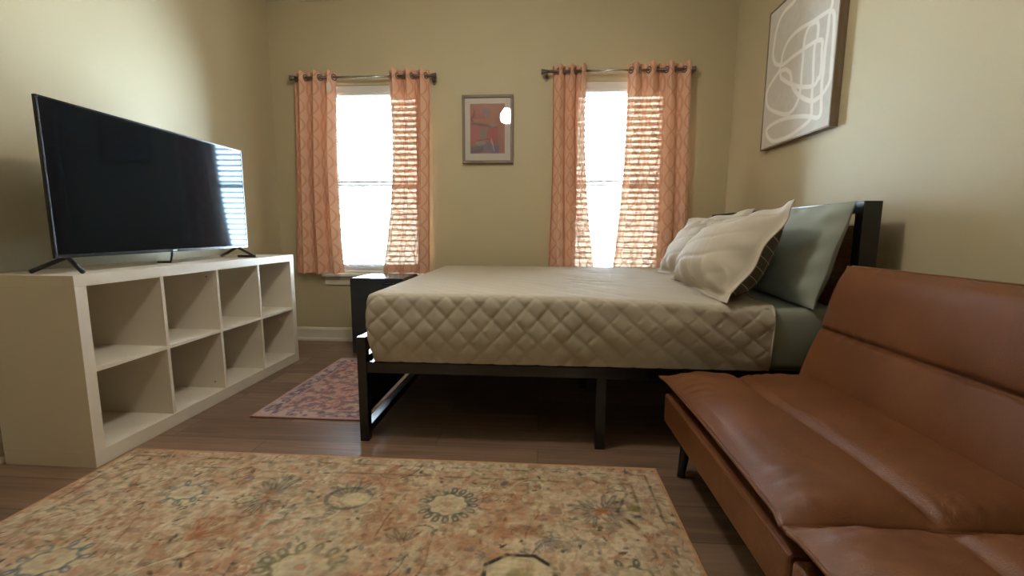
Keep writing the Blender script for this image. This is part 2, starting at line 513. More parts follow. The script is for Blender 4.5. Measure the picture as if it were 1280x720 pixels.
# ------------------------------------------------------------------ curtains
YC = YB-0.08
def rod(x0, x1, z, label, bx):
    r = thing('curtain_rod', ((x0+x1)/2, YC, z), label, 'curtain rod', 'curtain rods over the windows')
    xm = x0 + (x1-x0)*0.30
    xn = x0 + (x1-x0)*0.72
    for pa, pb in ((x0+0.02, xm), (xn, x1-0.02)):
        obj('outer_tube', add_tube(BM(), [(pa, YC, z), (pb, YC, z)], 0.0105, 14), M_rod, r, smooth=True)
    bm = BM(); add_tube(bm, [(xm, YC, z), (xn, YC, z)], 0.008, 14)
    obj('inner_tube', bm, M_rodi, r, smooth=True)
    for s, xe in ((-1, x0), (1, x1)):
        bm = BM(); add_lathe(bm, [(0.010, 0.0), (0.012, 0.004*1), (0.017, 0.012), (0.017, 0.022), (0.021, 0.034), (0.021, 0.038)], (0, 0, 0), 18, 'X')
        for v in bm.verts:
            v.co = Vector((xe - s*0.038 + s*v.co.x, YC + v.co.y, z + v.co.z))
        obj('finial', bm, M_rod, r, smooth=True)
    for xx in bx:
        bm = BM(); add_box(bm, xx-0.007, xx+0.007, YC, YB-0.004, z-0.022, z-0.010, bevel=0.002)
        add_box(bm, xx-0.009, xx+0.009, YB-0.006, YB, z-0.045, z+0.025, bevel=0.002)
        add_torus(bm, (xx, YC, z), (1, 0, 0), 0.0135, 0.0035, 16, 8)
        obj('bracket', bm, M_rod, r)
    return r
rod(-1.965, -0.812, 2.110, 'thin dark curtain rod above the left window', (-1.925, -0.845))
rod(-0.012, 1.118, 2.124, 'thin dark curtain rod above the right window', (0.03, 1.105))

def curtain(label, zr, top, bot, ztop, zbot, nf, amp0, amp1, phase, seed, tagx=None, flare=0.0, mid=None):
    nu, nv = nf*22+1, 70
    u = np.linspace(0, 1, nu)[None, :]; v = np.linspace(0, 1, nv)[:, None]     # v: 0 top, 1 bottom
    x0t, x1t = top; x0b, x1b = bot
    e = v**1.3
    x0 = x0t + (x0b-x0t)*e; x1 = x1t + (x1b-x1t)*e
    if mid is not None:
        bulge = np.sin(PI*v)
        x0 = x0 + mid[0]*bulge; x1 = x1 + mid[1]*bulge
    r = np.random.default_rng(seed)
    ph = 2*PI*nf/2*u + phase
    wob = 0.35*np.sin(2.3*v + 3*u*nf/4 + seed)*v
    amp = amp0 + (amp1-amp0)*v
    y = YC + amp*np.sin(ph + wob) + 0.008*v*np.sin(5.1*u*nf/3 + seed*1.7)
    # at the rod the cloth runs through exactly sinusoidally
    x = x0 + (x1-x0)*u + 0.012*np.sin(2*ph + 0.8)*(0.4 + 0.6*v)
    hem = np.sin(2*PI*nf/2*u*1.0 + phase + 1.1)*0.006*v
    scal = 0.012*np.abs(np.sin(ph))*(1-sstep(0.0, 0.06, v))       # the top edge rises between the eyelets
    z = ztop + (zbot-ztop)*v + hem + scal - 0.006
    y = np.minimum(y, YB-0.028)
    P = np.stack([x+0*v, y, z+0*u], -1)
    # arc length for the printed pattern
    k = nv//2
    s = np.concatenate([[0], np.cumsum(np.hypot(np.diff(P[4, :, 0]), np.diff(P[4, :, 1])))])
    uv = np.stack([np.broadcast_to(s[None, :], (nv, nu)), np.broadcast_to(z+0*u, (nv, nu))], -1)
    me = grid_mesh('curtain', P, uv=uv)
    o = link_mesh('curtain', me, M_curtain, origin=((top[0]+top[1])/2, YC, zbot))
    tag(o, label, 'curtain', 'peach patterned curtains')
    # eyelets where the cloth crosses the rod
    kk = math.ceil(phase/PI)
    while True:
        uu = (kk*PI - phase)/(PI*nf)
        if uu > 0.985: break
        if uu > 0.015:
            vr = (zr - ztop)/(zbot-ztop)
            xx = x0t + (x1t-x0t)*uu + 0.012*math.sin(2*kk*PI+0.8)*0.4
            dx = (x1t-x0t); dy = amp0*math.cos(kk*PI)*PI*nf
            nrm = Vector((dy, -dx, 0)).normalized()
            bm = BM(); add_torus(bm, (xx, YC, zr), nrm, 0.0215, 0.0042, 20, 8)
            obj('eyelet', bm, M_rod, o, smooth=True)
        kk += 1
    if tagx is not None:
        bm = BM(); add_box(bm, tagx-0.014, tagx+0.014, YC-amp0-0.012, YC-amp0-0.0105, 1.985, 2.055, bevel=0.0006)
        obj('care_tag', bm, M_matb, o)
    return o
curtain('pale pink curtain panel at the left side of the left window, nearest the television', 2.110, (-1.945, -1.605), (-2.005, -1.615), 2.150, 0.590, 6, 0.036, 0.034, 0.6, 3, tagx=-1.64, mid=(0.0, -0.03))
curtain('sheer peach curtain panel at the right side of the left window, flared above the sill', 2.110, (-1.190, -0.860), (-1.275, -0.885), 2.158, 0.600, 6, 0.038, 0.030, 1.9, 5, mid=(0.045, -0.005))
curtain('narrow orange curtain panel at the right window, nearest the small framed print', 2.124, (0.070, 0.325), (0.050, 0.415), 2.168, 0.640, 6, 0.038, 0.030, 0.2, 8, mid=(0.012, -0.03))
curtain('wide orange curtain panel at the right side of the right window, behind the pillows', 2.124, (0.635, 1.085), (0.575, 1.135), 2.172, 0.640, 7, 0.034, 0.026, 2.4, 12, mid=(0.02, 0.0))

# ------------------------------------------------------------------ shelf unit
SX0, SX1, SY0, SY1, SH = -2.13, -1.74, 1.519, 2.989, 0.765
sh = thing('cube_shelf', ((SX0+SX1)/2, (SY0+SY1)/2, 0), 'long white open cube shelf with eight compartments standing under the television', 'shelf')
T = 0.044
obj('top_panel', add_box(BM(), SX0, SX1, SY0, SY1, SH-T, SH, bevel=0.0015), M_shelf, sh)
obj('bottom_panel', add_box(BM(), SX0, SX1, SY0, SY1, 0.0, T+0.018, bevel=0.0015), M_shelf, sh)
for y0 in (SY0, SY1-T):
    obj('side_panel', add_box(BM(), SX0, SX1, y0, y0+T, T+0.018, SH-T, bevel=0.0015), M_shelf, sh)
zi0, zi1 = T+0.018, SH-T
zm = (zi0+zi1)/2 - 0.004
obj('middle_shelf', add_box(BM(), SX0+0.002, SX1-0.003, SY0+T, SY1-T, zm-0.008, zm+0.008), M_shelf, sh)
cw = (SY1-SY0-2*T-3*0.016)/4
for k in range(3):
    y0 = SY0+T+cw*(k+1)+0.016*k
    for za, zb in ((zi0, zm-0.008), (zm+0.008, zi1)):
        d = obj('divider', add_box(BM(), SX0+0.002, SX1-0.003, y0, y0+0.016, za, zb), M_shelf, sh)
        if (k, za == zi0) in ((1, False), (1, True)):
            bm = BM(); zz = zb-0.035 if za != zi0 else za+0.035
            add_tube(bm, [(SX1-0.06, y0-0.001, zz), (SX1-0.06, y0+0.001, zz)], 0.004, 10)
            obj('peg_hole', bm, M_blackm, d)

# ------------------------------------------------------------------ television
A = Vector((-1.835, 1.548, 0)); Bv = Vector((-1.870, 2.702, 0))
ty = (Bv-A).normalized(); tx = Vector((ty.y, -ty.x, 0)); TW = (Bv-A).length
tvc = (A+Bv)/2
tv = thing('television', (tvc.x-0.03, tvc.y, SH), 'large flat screen television, switched off, on the white shelf', 'television')
def tvw(bm):
    """local x: out of the screen, y: along it"""
    for v in bm.verts:
        v.co = A + tx*v.co.x + ty*v.co.y + Vector((0, 0, v.co.z))
    return bm
Z0, Z1 = 0.826, 1.424
bm = BM(); add_box(bm, -0.012, -0.0015, 0, TW, Z0, Z1, bevel=0.002)
obj('casing', tvw(bm), M_blackm, tv)
bm = BM(); add_box(bm, -0.070, -0.0122, 0.14, TW-0.14, Z0+0.012, Z0+0.36, bevel=0.02)
obj('rear_housing', tvw(bm), M_blackm, tv)
bz = 0.007
bm = BM(); add_box(bm, -0.0015, 0.0003, bz, TW-bz, Z0+0.014, Z1-bz)
obj('screen', tvw(bm), M_screen, tv)
bm = BM()
add_box(bm, -0.0013, 0.0025, 0, bz, Z0, Z1, bevel=0.001); add_box(bm, -0.0013, 0.0025, TW-bz, TW, Z0, Z1, bevel=0.001)
add_box(bm, -0.0013, 0.0025, bz, TW-bz, Z1-bz, Z1, bevel=0.001); add_box(bm, -0.0013, 0.0025, bz, TW-bz, Z0, Z0+0.014, bevel=0.001)
obj('bezel', tvw(bm), M_bezel, tv)
bm = BM(); add_box(bm, 0.0025, 0.0032, TW/2-0.022, TW/2+0.004, Z0+0.003, Z0+0.011)
obj('logo_plate', tvw(bm), M_logo, tv)
for yc in (0.055, TW-0.085):
    bm = BM()
    def strut(p, q, wy=0.010, t=0.007):
        p, q = Vector(p), Vector(q)
        add_tube(bm, [p, q], 0.0085, 8)
    s = -1 if yc < TW/2 else 1
    strut((-0.012, yc, Z0+0.004), (0.075, yc+s*0.03, SH+0.0085)); strut((-0.012, yc, Z0+0.004), (-0.135, yc+s*0.03, SH+0.0085))
    if s > 0: strut((0.085, yc+s*0.03, SH+0.0085), (-0.02, yc+s*0.015, SH+0.0085))
    obj('foot', tvw(bm), M_blackm, tv, smooth=True)
bm = BM(); add_tube(bm, [(-0.045, TW/2+0.03, Z0+0.03), (-0.048, TW/2+0.03, Z0-0.02), (-0.055, TW/2+0.025, SH+0.006), (-0.12, TW/2+0.02, SH+0.006)], 0.005, 8)
obj('power_cord', tvw(bm), M_blackm, tv, smooth=True)

# ------------------------------------------------------------------ mini fridge by the window
FX0, FX1, FY0, FY1, FH = -1.385, -0.985, 3.10, 3.485, 0.592
fr_ = thing('mini_fridge', ((FX0+FX1)/2, (FY0+FY1)/2, 0), 'black compact fridge with rounded top corners, between the shelf and the foot of the bed', 'fridge')
def rbox_prism(bm, x0, x1, z0, z1, r, y0, y1, seg=8):
    poly = [(x0, z0), (x1, z0)]
    for k in range(seg+1):
        t = PI/2*k/seg; poly.append((x1-r+r*math.cos(t), z1-r+r*math.sin(t)))
    for k in range(seg+1):
        t = PI/2 + PI/2*k/seg; poly.append((x0+r+r*math.cos(t), z1-r+r*math.sin(t)))
    return add_prism(bm, poly, 'Y', y0, y1)
obj('cabinet', rbox_prism(BM(), FX0+0.004, FX1-0.004, 0.012, FH, 0.018, FY0+0.046, FY1), M_fridge, fr_)
obj('door', rbox_prism(BM(), FX0, FX1, 0.03, FH, 0.022, FY0, FY0+0.042), M_fridge, fr_)
obj('door_seal', rbox_prism(BM(), FX0+0.012, FX1-0.012, 0.04, FH-0.012, 0.015, FY0+0.042, FY0+0.046), M_blackm, fr_)
obj('handle_recess', add_box(BM(), FX1-0.16, FX1-0.05, FY0-0.004, FY0+0.001, FH-0.05, FH-0.038, bevel=0.001), M_blackm, fr_)
for xx in (FX0+0.05, FX1-0.05):
    for yy in (FY0+0.09, FY1-0.05):
        obj('foot', add_tube(BM(), [(xx, yy, 0), (xx, yy, 0.013)], 0.016, 12), M_blackm, fr_)

# ------------------------------------------------------------------ bed
BY0, BY1 = 1.815, 3.345
bed = thing('platform_bed', (0.26, (BY0+BY1)/2, 0), 'black metal platform bed frame with headboard against the right wall', 'bed')
HX0, HX1, HZ = 1.252, 1.322, 1.063
for y0 in (BY0, BY1-0.045):
    obj('headboard_post', add_box(BM(), HX0, HX1, y0, y0+0.045, 0, HZ, bevel=0.002), M_black, bed)
obj('headboard_rail', add_box(BM(), HX0+0.002, HX1-0.002, BY0+0.045, BY1-0.045, HZ-0.047, HZ, bevel=0.002), M_black, bed)
obj('headboard_panel', add_box(BM(), HX0+0.02, HX0+0.045, BY0+0.045, BY1-0.045, 0.42, HZ-0.095, bevel=0.002), M_panel, bed)
obj('headboard_lower_rail', add_box(BM(), HX0+0.01, HX1-0.01, BY0+0.045, BY1-0.045, 0.33, 0.37, bevel=0.002), M_black, bed)
LX0, LX1 = -0.795, -0.755
for y0 in (BY0, BY1-0.04):
    obj('footboard_post', add_box(BM(), LX0, LX1, y0, y0+0.04, 0, 0.478, bevel=0.002), M_black, bed)
obj('footboard_rail', add_box(BM(), LX0, LX1, BY0+0.04, BY1-0.04, 0.438, 0.474, bevel=0.002), M_black, bed)
obj('footboard_middle_rail', add_box(BM(), LX0+0.002, LX1-0.002, BY0+0.04, BY1-0.04, 0.352, 0.388, bevel=0.002), M_black, bed)
obj('footboard_panel', add_box(BM(), LX0+0.012, LX1-0.012, BY0+0.04, BY1-0.04, 0.118, 0.352, bevel=0.001), M_dpanel, bed)
obj('footboard_lower_rail', add_box(BM(), LX0, LX1, BY0+0.04, BY1-0.04, 0.028, 0.066, bevel=0.002), M_black, bed)
for y0 in (BY0+0.003, BY1-0.033):
    obj('side_rail', add_box(BM(), LX1, HX0, y0, y0+0.03, 0.318, 0.366, bevel=0.002), M_black, bed)
obj('centre_rail', add_box(BM(), LX1, HX0, (BY0+BY1)/2-0.02, (BY0+BY1)/2+0.02, 0.318, 0.35, bevel=0.002), M_black, bed)
for xx in (0.247,):
    for y0 in (BY0+0.002, (BY0+BY1)/2-0.02, BY1-0.042):
        obj('middle_leg', add_box(BM(), xx, xx+0.042, y0, y0+0.04, 0, 0.32, bevel=0.002), M_black, bed)
obj('corner_bracket', add_box(BM(), LX1, LX1+0.04, BY0+0.002, BY0+0.05, 0.366, 0.369), M_black, bed)
for k in range(10):
    x0 = LX1+0.07+k*0.20
    obj('slat', add_box(BM(), x0, x0+0.07, BY0+0.034, BY1-0.034, 0.351, 0.366), M_dpanel, bed)

# rounded, quilted box used for the mattress and for its cover
def rounded_shell(name, x0, x1, y0, y1, z0, z1, r, step, disp=None, left=True, right=True, bottom=False, zfun=None):
    c0 = np.array([x0+(r if left else -1), y0+r, z0-1.0]); c1 = np.array([x1-(r if right else -1), y1-r, z1-r])
    # unrolled sheet: s along X (left drop, top, right drop), t along Y (front drop, top, back drop)
    parts = []
    def n_(a): return max(2, int(round(a/step))+1)
    X = np.linspace(x0, x1, n_(x1-x0)); Y = np.linspace(y0, y1, n_(y1-y0)); Z = np.linspace(z0, z1, n_(z1-z0))
    faces = [('f', *np.meshgrid(X, Z)), ('t', *np.meshgrid(X, Y)), ('b', *np.meshgrid(X, Z))]
    if left: faces.append(('l', *np.meshgrid(Y, Z)))
    if right: faces.append(('r', *np.meshgrid(Y, Z)))
    if bottom: faces.append(('u', *np.meshgrid(X, Y)))
    bm = bmesh.new()
    for kind, G, H in faces:
        if kind == 'f': Q = np.stack([G, 0*G+y0, H], -1); U, V = G, H-z1
        if kind == 'b': Q = np.stack([G, 0*G+y1, H], -1); U, V = G, (y1-y0)+(z1-H)
        if kind == 't': Q = np.stack([G, H, 0*G+z1], -1); U, V = G, H-y0
        if kind == 'l': Q = np.stack([0*G+x0, G, H], -1); U, V = x0-(z1-H), G-y0
        if kind == 'r': Q = np.stack([0*G+x1, G, H], -1); U, V = x1+(z1-H), G-y0
        if kind == 'u': Q = np.stack([G, H, 0*G+z0], -1); U, V = G, H
        C = np.minimum(np.maximum(Q, c0), c1)
        D = Q-C; L = np.linalg.norm(D, axis=-1, keepdims=True); nrm = D/np.maximum(L, 1e-9)
        P = C + nrm*r if kind != 'u' else Q
        if disp is not None and kind != 'u':
            P = P + nrm*disp(U, V, kind, P)[..., None]
        if zfun is not None: P = zfun(P)
        me = grid_mesh('tmp', P)
        bm.from_mesh(me); bpy.data.meshes.remove(me)
    bmesh.ops.remove_doubles(bm, verts=bm.verts[:], dist=step*0.25)
    bmesh.ops.recalc_face_normals(bm, faces=bm.faces[:])
    for f in bm.faces: f.smooth = True
    return bm

def sag(P):
    P = P.copy()
    x, y, z = P[..., 0], P[..., 1], P[..., 2]
    k = sstep(0.38, 0.66, z)
    front = np.exp(-((y-BY0)/0.35)**2)
    P[..., 2] = z - 0.030*k*sstep(-0.2, 1.0, x)*front
    # the hem is drawn in under the mattress; side bellies slightly
    t = np.clip((0.66-z)/0.29, 0, 1)
    belly = 0.012*np.sin(PI*t) - 0.012*t**3
    P[..., 1] = P[..., 1] - belly*np.exp(-((y-BY0)/0.08)**2)
    P[..., 0] = P[..., 0] - (0.010*np.sin(PI*t) - 0.018*t**3)*np.exp(-((x+0.74)/0.06)**2)
    return P

mb = rounded_shell('mattress', -0.728, 1.243, BY0+0.004, BY1-0.004, 0.372, 0.660, 0.028, 0.028, left=True, right=True, bottom=True, zfun=sag)
mt = obj('mattress', mb, M_sheet, origin=(0.26, (BY0+BY1)/2, 0.37))
tag(mt, 'thick mattress in a sage fitted sheet, bare at the head end beside the futon', 'mattress')

PQ = 0.102
def quilt(U, V, kind, P):
    # warped so that the stitched diamonds pull a little near the head end
    w = 0.02*np.sin(3.1*U + 1.0) + 0.012*np.sin(7*V + 2*U)
    a = (U + w + V)/PQ; b = (U + w - V)/PQ
    da = np.abs(a - np.round(a))*PQ*0.707; db = np.abs(b - np.round(b))*PQ*0.707
    fb = 1 - 0.75*sstep(-0.25, 0.35, U); fb = np.where(kind == 't', 0.6, fb)
    g = np.exp(-(da/0.0042)**2) + fb*np.exp(-(db/0.0042)**2)
    puff = np.minimum(1, np.minimum(da, db/np.maximum(fb, 0.2))/0.028)
    h = -0.0035*np.minimum(g, 1.2) + 0.0035*np.sqrt(puff)
    if kind == 't':
        h = h*(0.3 + 0.7*np.exp(-V/0.05))*0.5
    # creases on the front, stronger to the right
    n = np.sin(38*(V*0.9 + U*0.42) + 3*np.sin(5*U) + 2.0*np.sin(11*V))*np.sin(9*U + 4*V)
    n2 = np.sin(17*U - 40*V + 2*np.sin(6*U))*np.sin(4.3*U + 1)
    amp = 0.0010 + 0.0022*sstep(-0.2, 0.5, U)
    if kind == 't': amp = amp*0.5
    return h + n*amp + n2*amp*0.5
cb = rounded_shell('quilt', -0.742, 0.945, BY0-0.008, BY1+0.008, 0.371, 0.672, 0.030, 0.0072, disp=quilt, left=True, right=False, zfun=sag)
co = obj('quilted_coverlet', cb, M_quilt, origin=(0.1, (BY0+BY1)/2, 0.371))
tag(co, 'beige diamond-quilted coverlet tucked around the mattress', 'coverlet')
# stitched hem at the head end of the coverlet
def hem():
    pts = []
    for z in np.linspace(0.372, 0.635, 12): pts.append((0.945, BY0-0.008, z))
    for k in range(1, 9):
        t = PI/2*k/8; pts.append((0.945, BY0+0.022-0.03*math.cos(t), 0.642+0.03*math.sin(t)))
    for y in np.linspace(BY0+0.08, BY1-0.06, 20): pts.append((0.945, y, 0.672))
    P = sag(np.array(pts)); P[:, 1] -= 0.0
    return [tuple(p) for p in P]
bm = BM(); add_tube(bm, hem(), 0.0045, 8)
obj('hem_binding', bm, M_sham, co, smooth=True)

# ------------------------------------------------------------------ pillows
def pillow(name, label, cat, mats, O, eu, ev, W, H, T, seed, flange=0.0, quilt_amp=0.0, sagz=0.0, back_mat=None, group=None, pinch=0.07, wr=0.006, backT=None, skew=0.0, wv=0.008):
    """O: centre, eu: unit along the width, ev: unit up the height; the front bulges along eu x ev"""
    eu = Vector(eu).normalized(); ev = Vector(ev); ev = (ev - eu*ev.dot(eu)).normalized()
    en = eu.cross(ev).normalized()
    nu, nv = 90, 64
    u = np.linspace(-1, 1, nu)[None, :]; v = np.linspace(-1, 1, nv)[:, None]
    px = W/2*u*(1 - pinch*(1-v*v)); py = H/2*v*(1 - pinch*(1-u*u))
    py = py - skew*((1-u)/2)*((1+v)/2)
    fu = 1 - 2*flange/W; fvv = 1 - 2*flange/H
    a = np.clip(np.abs(u)/fu, 0, 1); b = np.clip(np.abs(v)/fvv, 0, 1)
    dome = (1-a**2.6)**0.62 * (1-b**2.6)**0.62
    # weight settles towards the lower edge
    dome = dome*(1 - 0.22*v)
    r = np.random.default_rng(seed)
    p = r.random(8)*6
    edge = np.exp(-((1-a)/0.25)**2) + np.exp(-((1-b)/0.25)**2)
    wrk = np.sin(16*u+p[0]+4*np.sin(2*v+p[1]))*np.exp(-((1-b)/0.3)**2) + np.sin(13*v+p[2]+3*np.sin(3*u+p[3]))*np.exp(-((1-a)/0.3)**2)
    wrk = wrk*wr*np.minimum(1, dome*3) + 0.35*wr*np.sin(7*u+3*v+p[4])*np.sin(5*v-2*u+p[5])*dome
    q = 0
    if quilt_amp:
        B_ = py/0.10 - 0.25*px/0.10 + 0.12*np.sin(5*u)
        q = -quilt_amp*np.exp(-((B_-np.round(B_))*0.10/0.010)**2)*np.minimum(1, dome*2)
        A_ = px/0.10 + 0.3*py/0.10
        q = q - 0.5*quilt_amp*np.exp(-((A_-np.round(A_))*0.10/0.008)**2)*np.minimum(1, dome*2)
    wave = wv*np.sin(9*u+p[6])*(np.abs(v) > 0.0)*np.exp(-((1-b)/0.12)**2) + wv*np.sin(7*v+p[7])*np.exp(-((1-a)/0.12)**2)
    hF = T*0.55*dome + wrk + q + wave + 0.002
    hB = -((backT or T*0.45)*dome*(0.72+0.28*u)) + wave - 0.002
    def W_(h):
        z = py
        pts = np.array(O)[None, None, :] + px[..., None]*np.array(eu) + py[..., None]*np.array(ev) + h[..., None]*np.array(en)
        if sagz:
            bedz = sagz - 0.030*sstep(-0.2, 1.0, pts[..., 0])*np.exp(-((pts[..., 1]-BY0)/0.35)**2)
            pts[..., 2] = np.maximum(pts[..., 2], bedz + 0.001 + 0.002*np.sin(8*u))
        return pts
    uv = np.stack([px+0*v, py+0*u], -1)
    F = W_(hF+0*u); Bk = W_(hB+0*u)
    me = grid_mesh(name, F, uv=uv)
    o = link_mesh(name, me, mats, origin=tuple(np.array(O) - np.array(ev)*H/2))
    tag(o, label, cat, group)
    me2 = grid_mesh('back_panel', Bk[:, ::-1], uv=uv[:, ::-1])
    bo = link_mesh('back_panel', me2, back_mat or mats, parent=o)
    if back_mat is not None:
        bo['label'] = 'dark grey reverse side with a pale windowpane check'
    # seam strip closing the two panels
    ring = np.concatenate([np.stack([F[0, :], Bk[0, :]]), np.stack([F[1:, -1], Bk[1:, -1]]), np.stack([F[-1, -2::-1], Bk[-1, -2::-1]]), np.stack([F[-2:0:-1, 0], Bk[-2:0:-1, 0]])], axis=1)
    me3 = grid_mesh('edge_seam', ring, closed_u=True)
    link_mesh('edge_seam', me3, mats, parent=o)
    return o
ZT = 0.676
def place(bottom_mid, top_mid, eu):
    b = Vector(bottom_mid); t = Vector(top_mid)
    return (b+t)/2, (t-b), (t-b).length
# sage pillow at the near side, against the headboard
O, ev, H = place((1.085, 2.155, 0.640), (1.205, 2.155, 1.055), None)
pillow('bed_pillow', 'sage green pillow upright against the headboard, behind the nearest quilted sham', 'pillow', M_sage, O, (0, -1, 0), ev, 0.73, H+0.01, 0.175, 21, sagz=0.663, group='pillows on the bed', backT=0.09, pinch=0.03, wv=0.002)
# farther sham, then the nearer one leaning in front
O, ev, H = place((0.828, 2.695, 0.672), (1.062, 2.695, 1.035), None)
pillow('pillow_sham', 'beige quilted sham farther from the futon, beside the right curtain', 'pillow', M_sham, O, (0.24, -1, 0.06), ev, 0.62, H+0.02, 0.19, 23, flange=0.035, wr=0.010, quilt_amp=0.0035, sagz=0.676, back_mat=M_lining, group='pillows on the bed', backT=0.06)
O, ev, H = place((0.748, 2.19, 0.655), (0.985, 2.13, 1.042), None)
pillow('pillow_sham', 'beige quilted sham nearest the futon, with its dark check lining showing', 'pillow', M_sham, O, (0.045, -1, 0.02), ev, 0.71, H+0.02, 0.22, 24, flange=0.035, wr=0.010, quilt_amp=0.0035, sagz=0.676, pinch=0.02, skew=0.075, back_mat=M_lining, group='pillows on the bed', backT=0.175)

# ------------------------------------------------------------------ futon
fu = thing('futon_sofa', (0.85, 0.79, 0), 'tan leather futon sofa with split seat, standing beside the bed', 'sofa')
FYa, FYm, FYb = -0.09, 0.800, 1.668
def seat_cushion(y0, y1, seed):
    x0, x1 = 0.476, 1.035
    nu, nv = 84, 120
    s = np.linspace(0, 1, nu)[None, :]; t = np.linspace(0, 1, nv)[:, None]
    # corners run out into small ears
    ear = 0.014
    cu = np.exp(-((s-0)/0.05)**2); cv = np.exp(-(t/0.03)**2) + np.exp(-((1-t)/0.03)**2)
    x = x0 + (x1-x0)*s - 0.012*cu*cv + 0.012*cu*np.sin(PI*t)*0.6
    y = y0 + (y1-y0)*t + ear*0.3*cu*np.sign(t-0.5)*cv
    ds = s*(x1-x0); dt = np.minimum(t, 1-t)*(y1-y0)
    de = 1-s
    edge = (1-np.exp(-(ds/0.040)**1.25)) * (1-np.exp(-(dt/0.026)**1.3))
    seam_x = 0.275 + 0.012*np.sin(6*t)
    seam = np.exp(-((ds-seam_x)/0.016)**2)
    side = np.exp(-((ds-seam_x)/0.06)**2)
    p1 = np.clip(ds/seam_x, 0, 1); p2 = np.clip((ds-seam_x)/(x1-x0-seam_x), 0, 1)
    dome = np.where(ds < seam_x, np.sin(PI*np.clip(p1*0.9+0.1, 0, 1))**0.55, np.sin(PI*np.clip(p2*0.8, 0, 1))**0.6)
    z = 0.388 + edge*(0.020 + 0.020*dome - 0.013*seam)
    r = np.random.default_rng(seed); p = r.random(6)*6
    wr = np.sin(58*t+6*np.sin(9*t+p[0])+10*s+p[1])*np.exp(-((ds-0.045)/0.04)**2)*0.0026
    wr = wr + np.sin(30*t+18*s+4*np.sin(7*t)+p[2])*np.exp(-((ds-0.11)/0.06)**2)*0.0014
    wr = wr + np.sin(70*s+4*np.sin(11*s)+p[3])*np.exp(-((dt-0.03)/0.03)**2)*0.0024
    wr = wr + 0.0012*np.sin(11*s+7*t+p[4])*np.sin(9*t-5*s+p[5])
    z = z + wr*edge
    top = np.stack([x+0*t, y+0*s, z], -1)
    zb = 0.338 + 0.0*z
    inset = 0.012
    xb = np.clip(x, x0+inset, x1); yb = np.clip(y, y0+inset*0.5, y1-inset*0.5)
    ringT = np.concatenate([top[0, :], top[1:, -1], top[-1, -2::-1], top[-2:0:-1, 0]])
    m1 = ringT.copy(); m1[:, 2] = 0.380
    m2 = ringT.copy(); m2[:, 2] = 0.369; m2[:, 0] = np.maximum(m2[:, 0], x0+0.05); m2[:, 1] = np.clip(m2[:, 1], y0+0.012, y1-0.012)
    m3 = m2.copy(); m3[:, 2] = 0.338; m3[:, 0] = np.maximum(m3[:, 0], x0+0.10)
    me = grid_mesh('t', top); bm = bmesh.new(); bm.from_mesh(me)
    me2 = grid_mesh('s', np.stack([ringT, m1, m2, m3]), closed_u=True); bm.from_mesh(me2)
    bpy.data.meshes.remove(me); bpy.data.meshes.remove(me2)
    bmesh.ops.remove_doubles(bm, verts=bm.verts[:], dist=0.0004)
    for f in bm.faces: f.smooth = True
    c = obj('seat_cushion', bm, M_leather, fu)
    # piping along the front and side edges
    bm = BM(); k = 0
    pts = [tuple(top[i, 0] + np.array([-0.001, 0, -0.004])) for i in range(0, nv, 3)]
    add_tube(bm, pts, 0.0042, 8)
    for row in (0, -1):
        add_tube(bm, [tuple(top[row, i] + np.array([0, 0, -0.004])) for i in range(0, nu, 3)], 0.004, 8)
    obj('piping', bm, M_leather, c, smooth=True)
    return c
seat_cushion(FYm+0.004, FYb, 31)
seat_cushion(FYa, FYm-0.004, 37)
for y0, y1 in ((FYm+0.004, FYb-0.008), (FYa+0.008, FYm-0.004)):
    bm = BM(); add_box(bm, 0.486, 1.09, y0, y1, 0.212, 0.324, bevel=0.010, seg=3)
    add_box(bm, 0.58, 1.05, y0+0.03, y1-0.03, 0.3242, 0.3378)
    obj('base', bm, M_leather, fu, smooth=False)

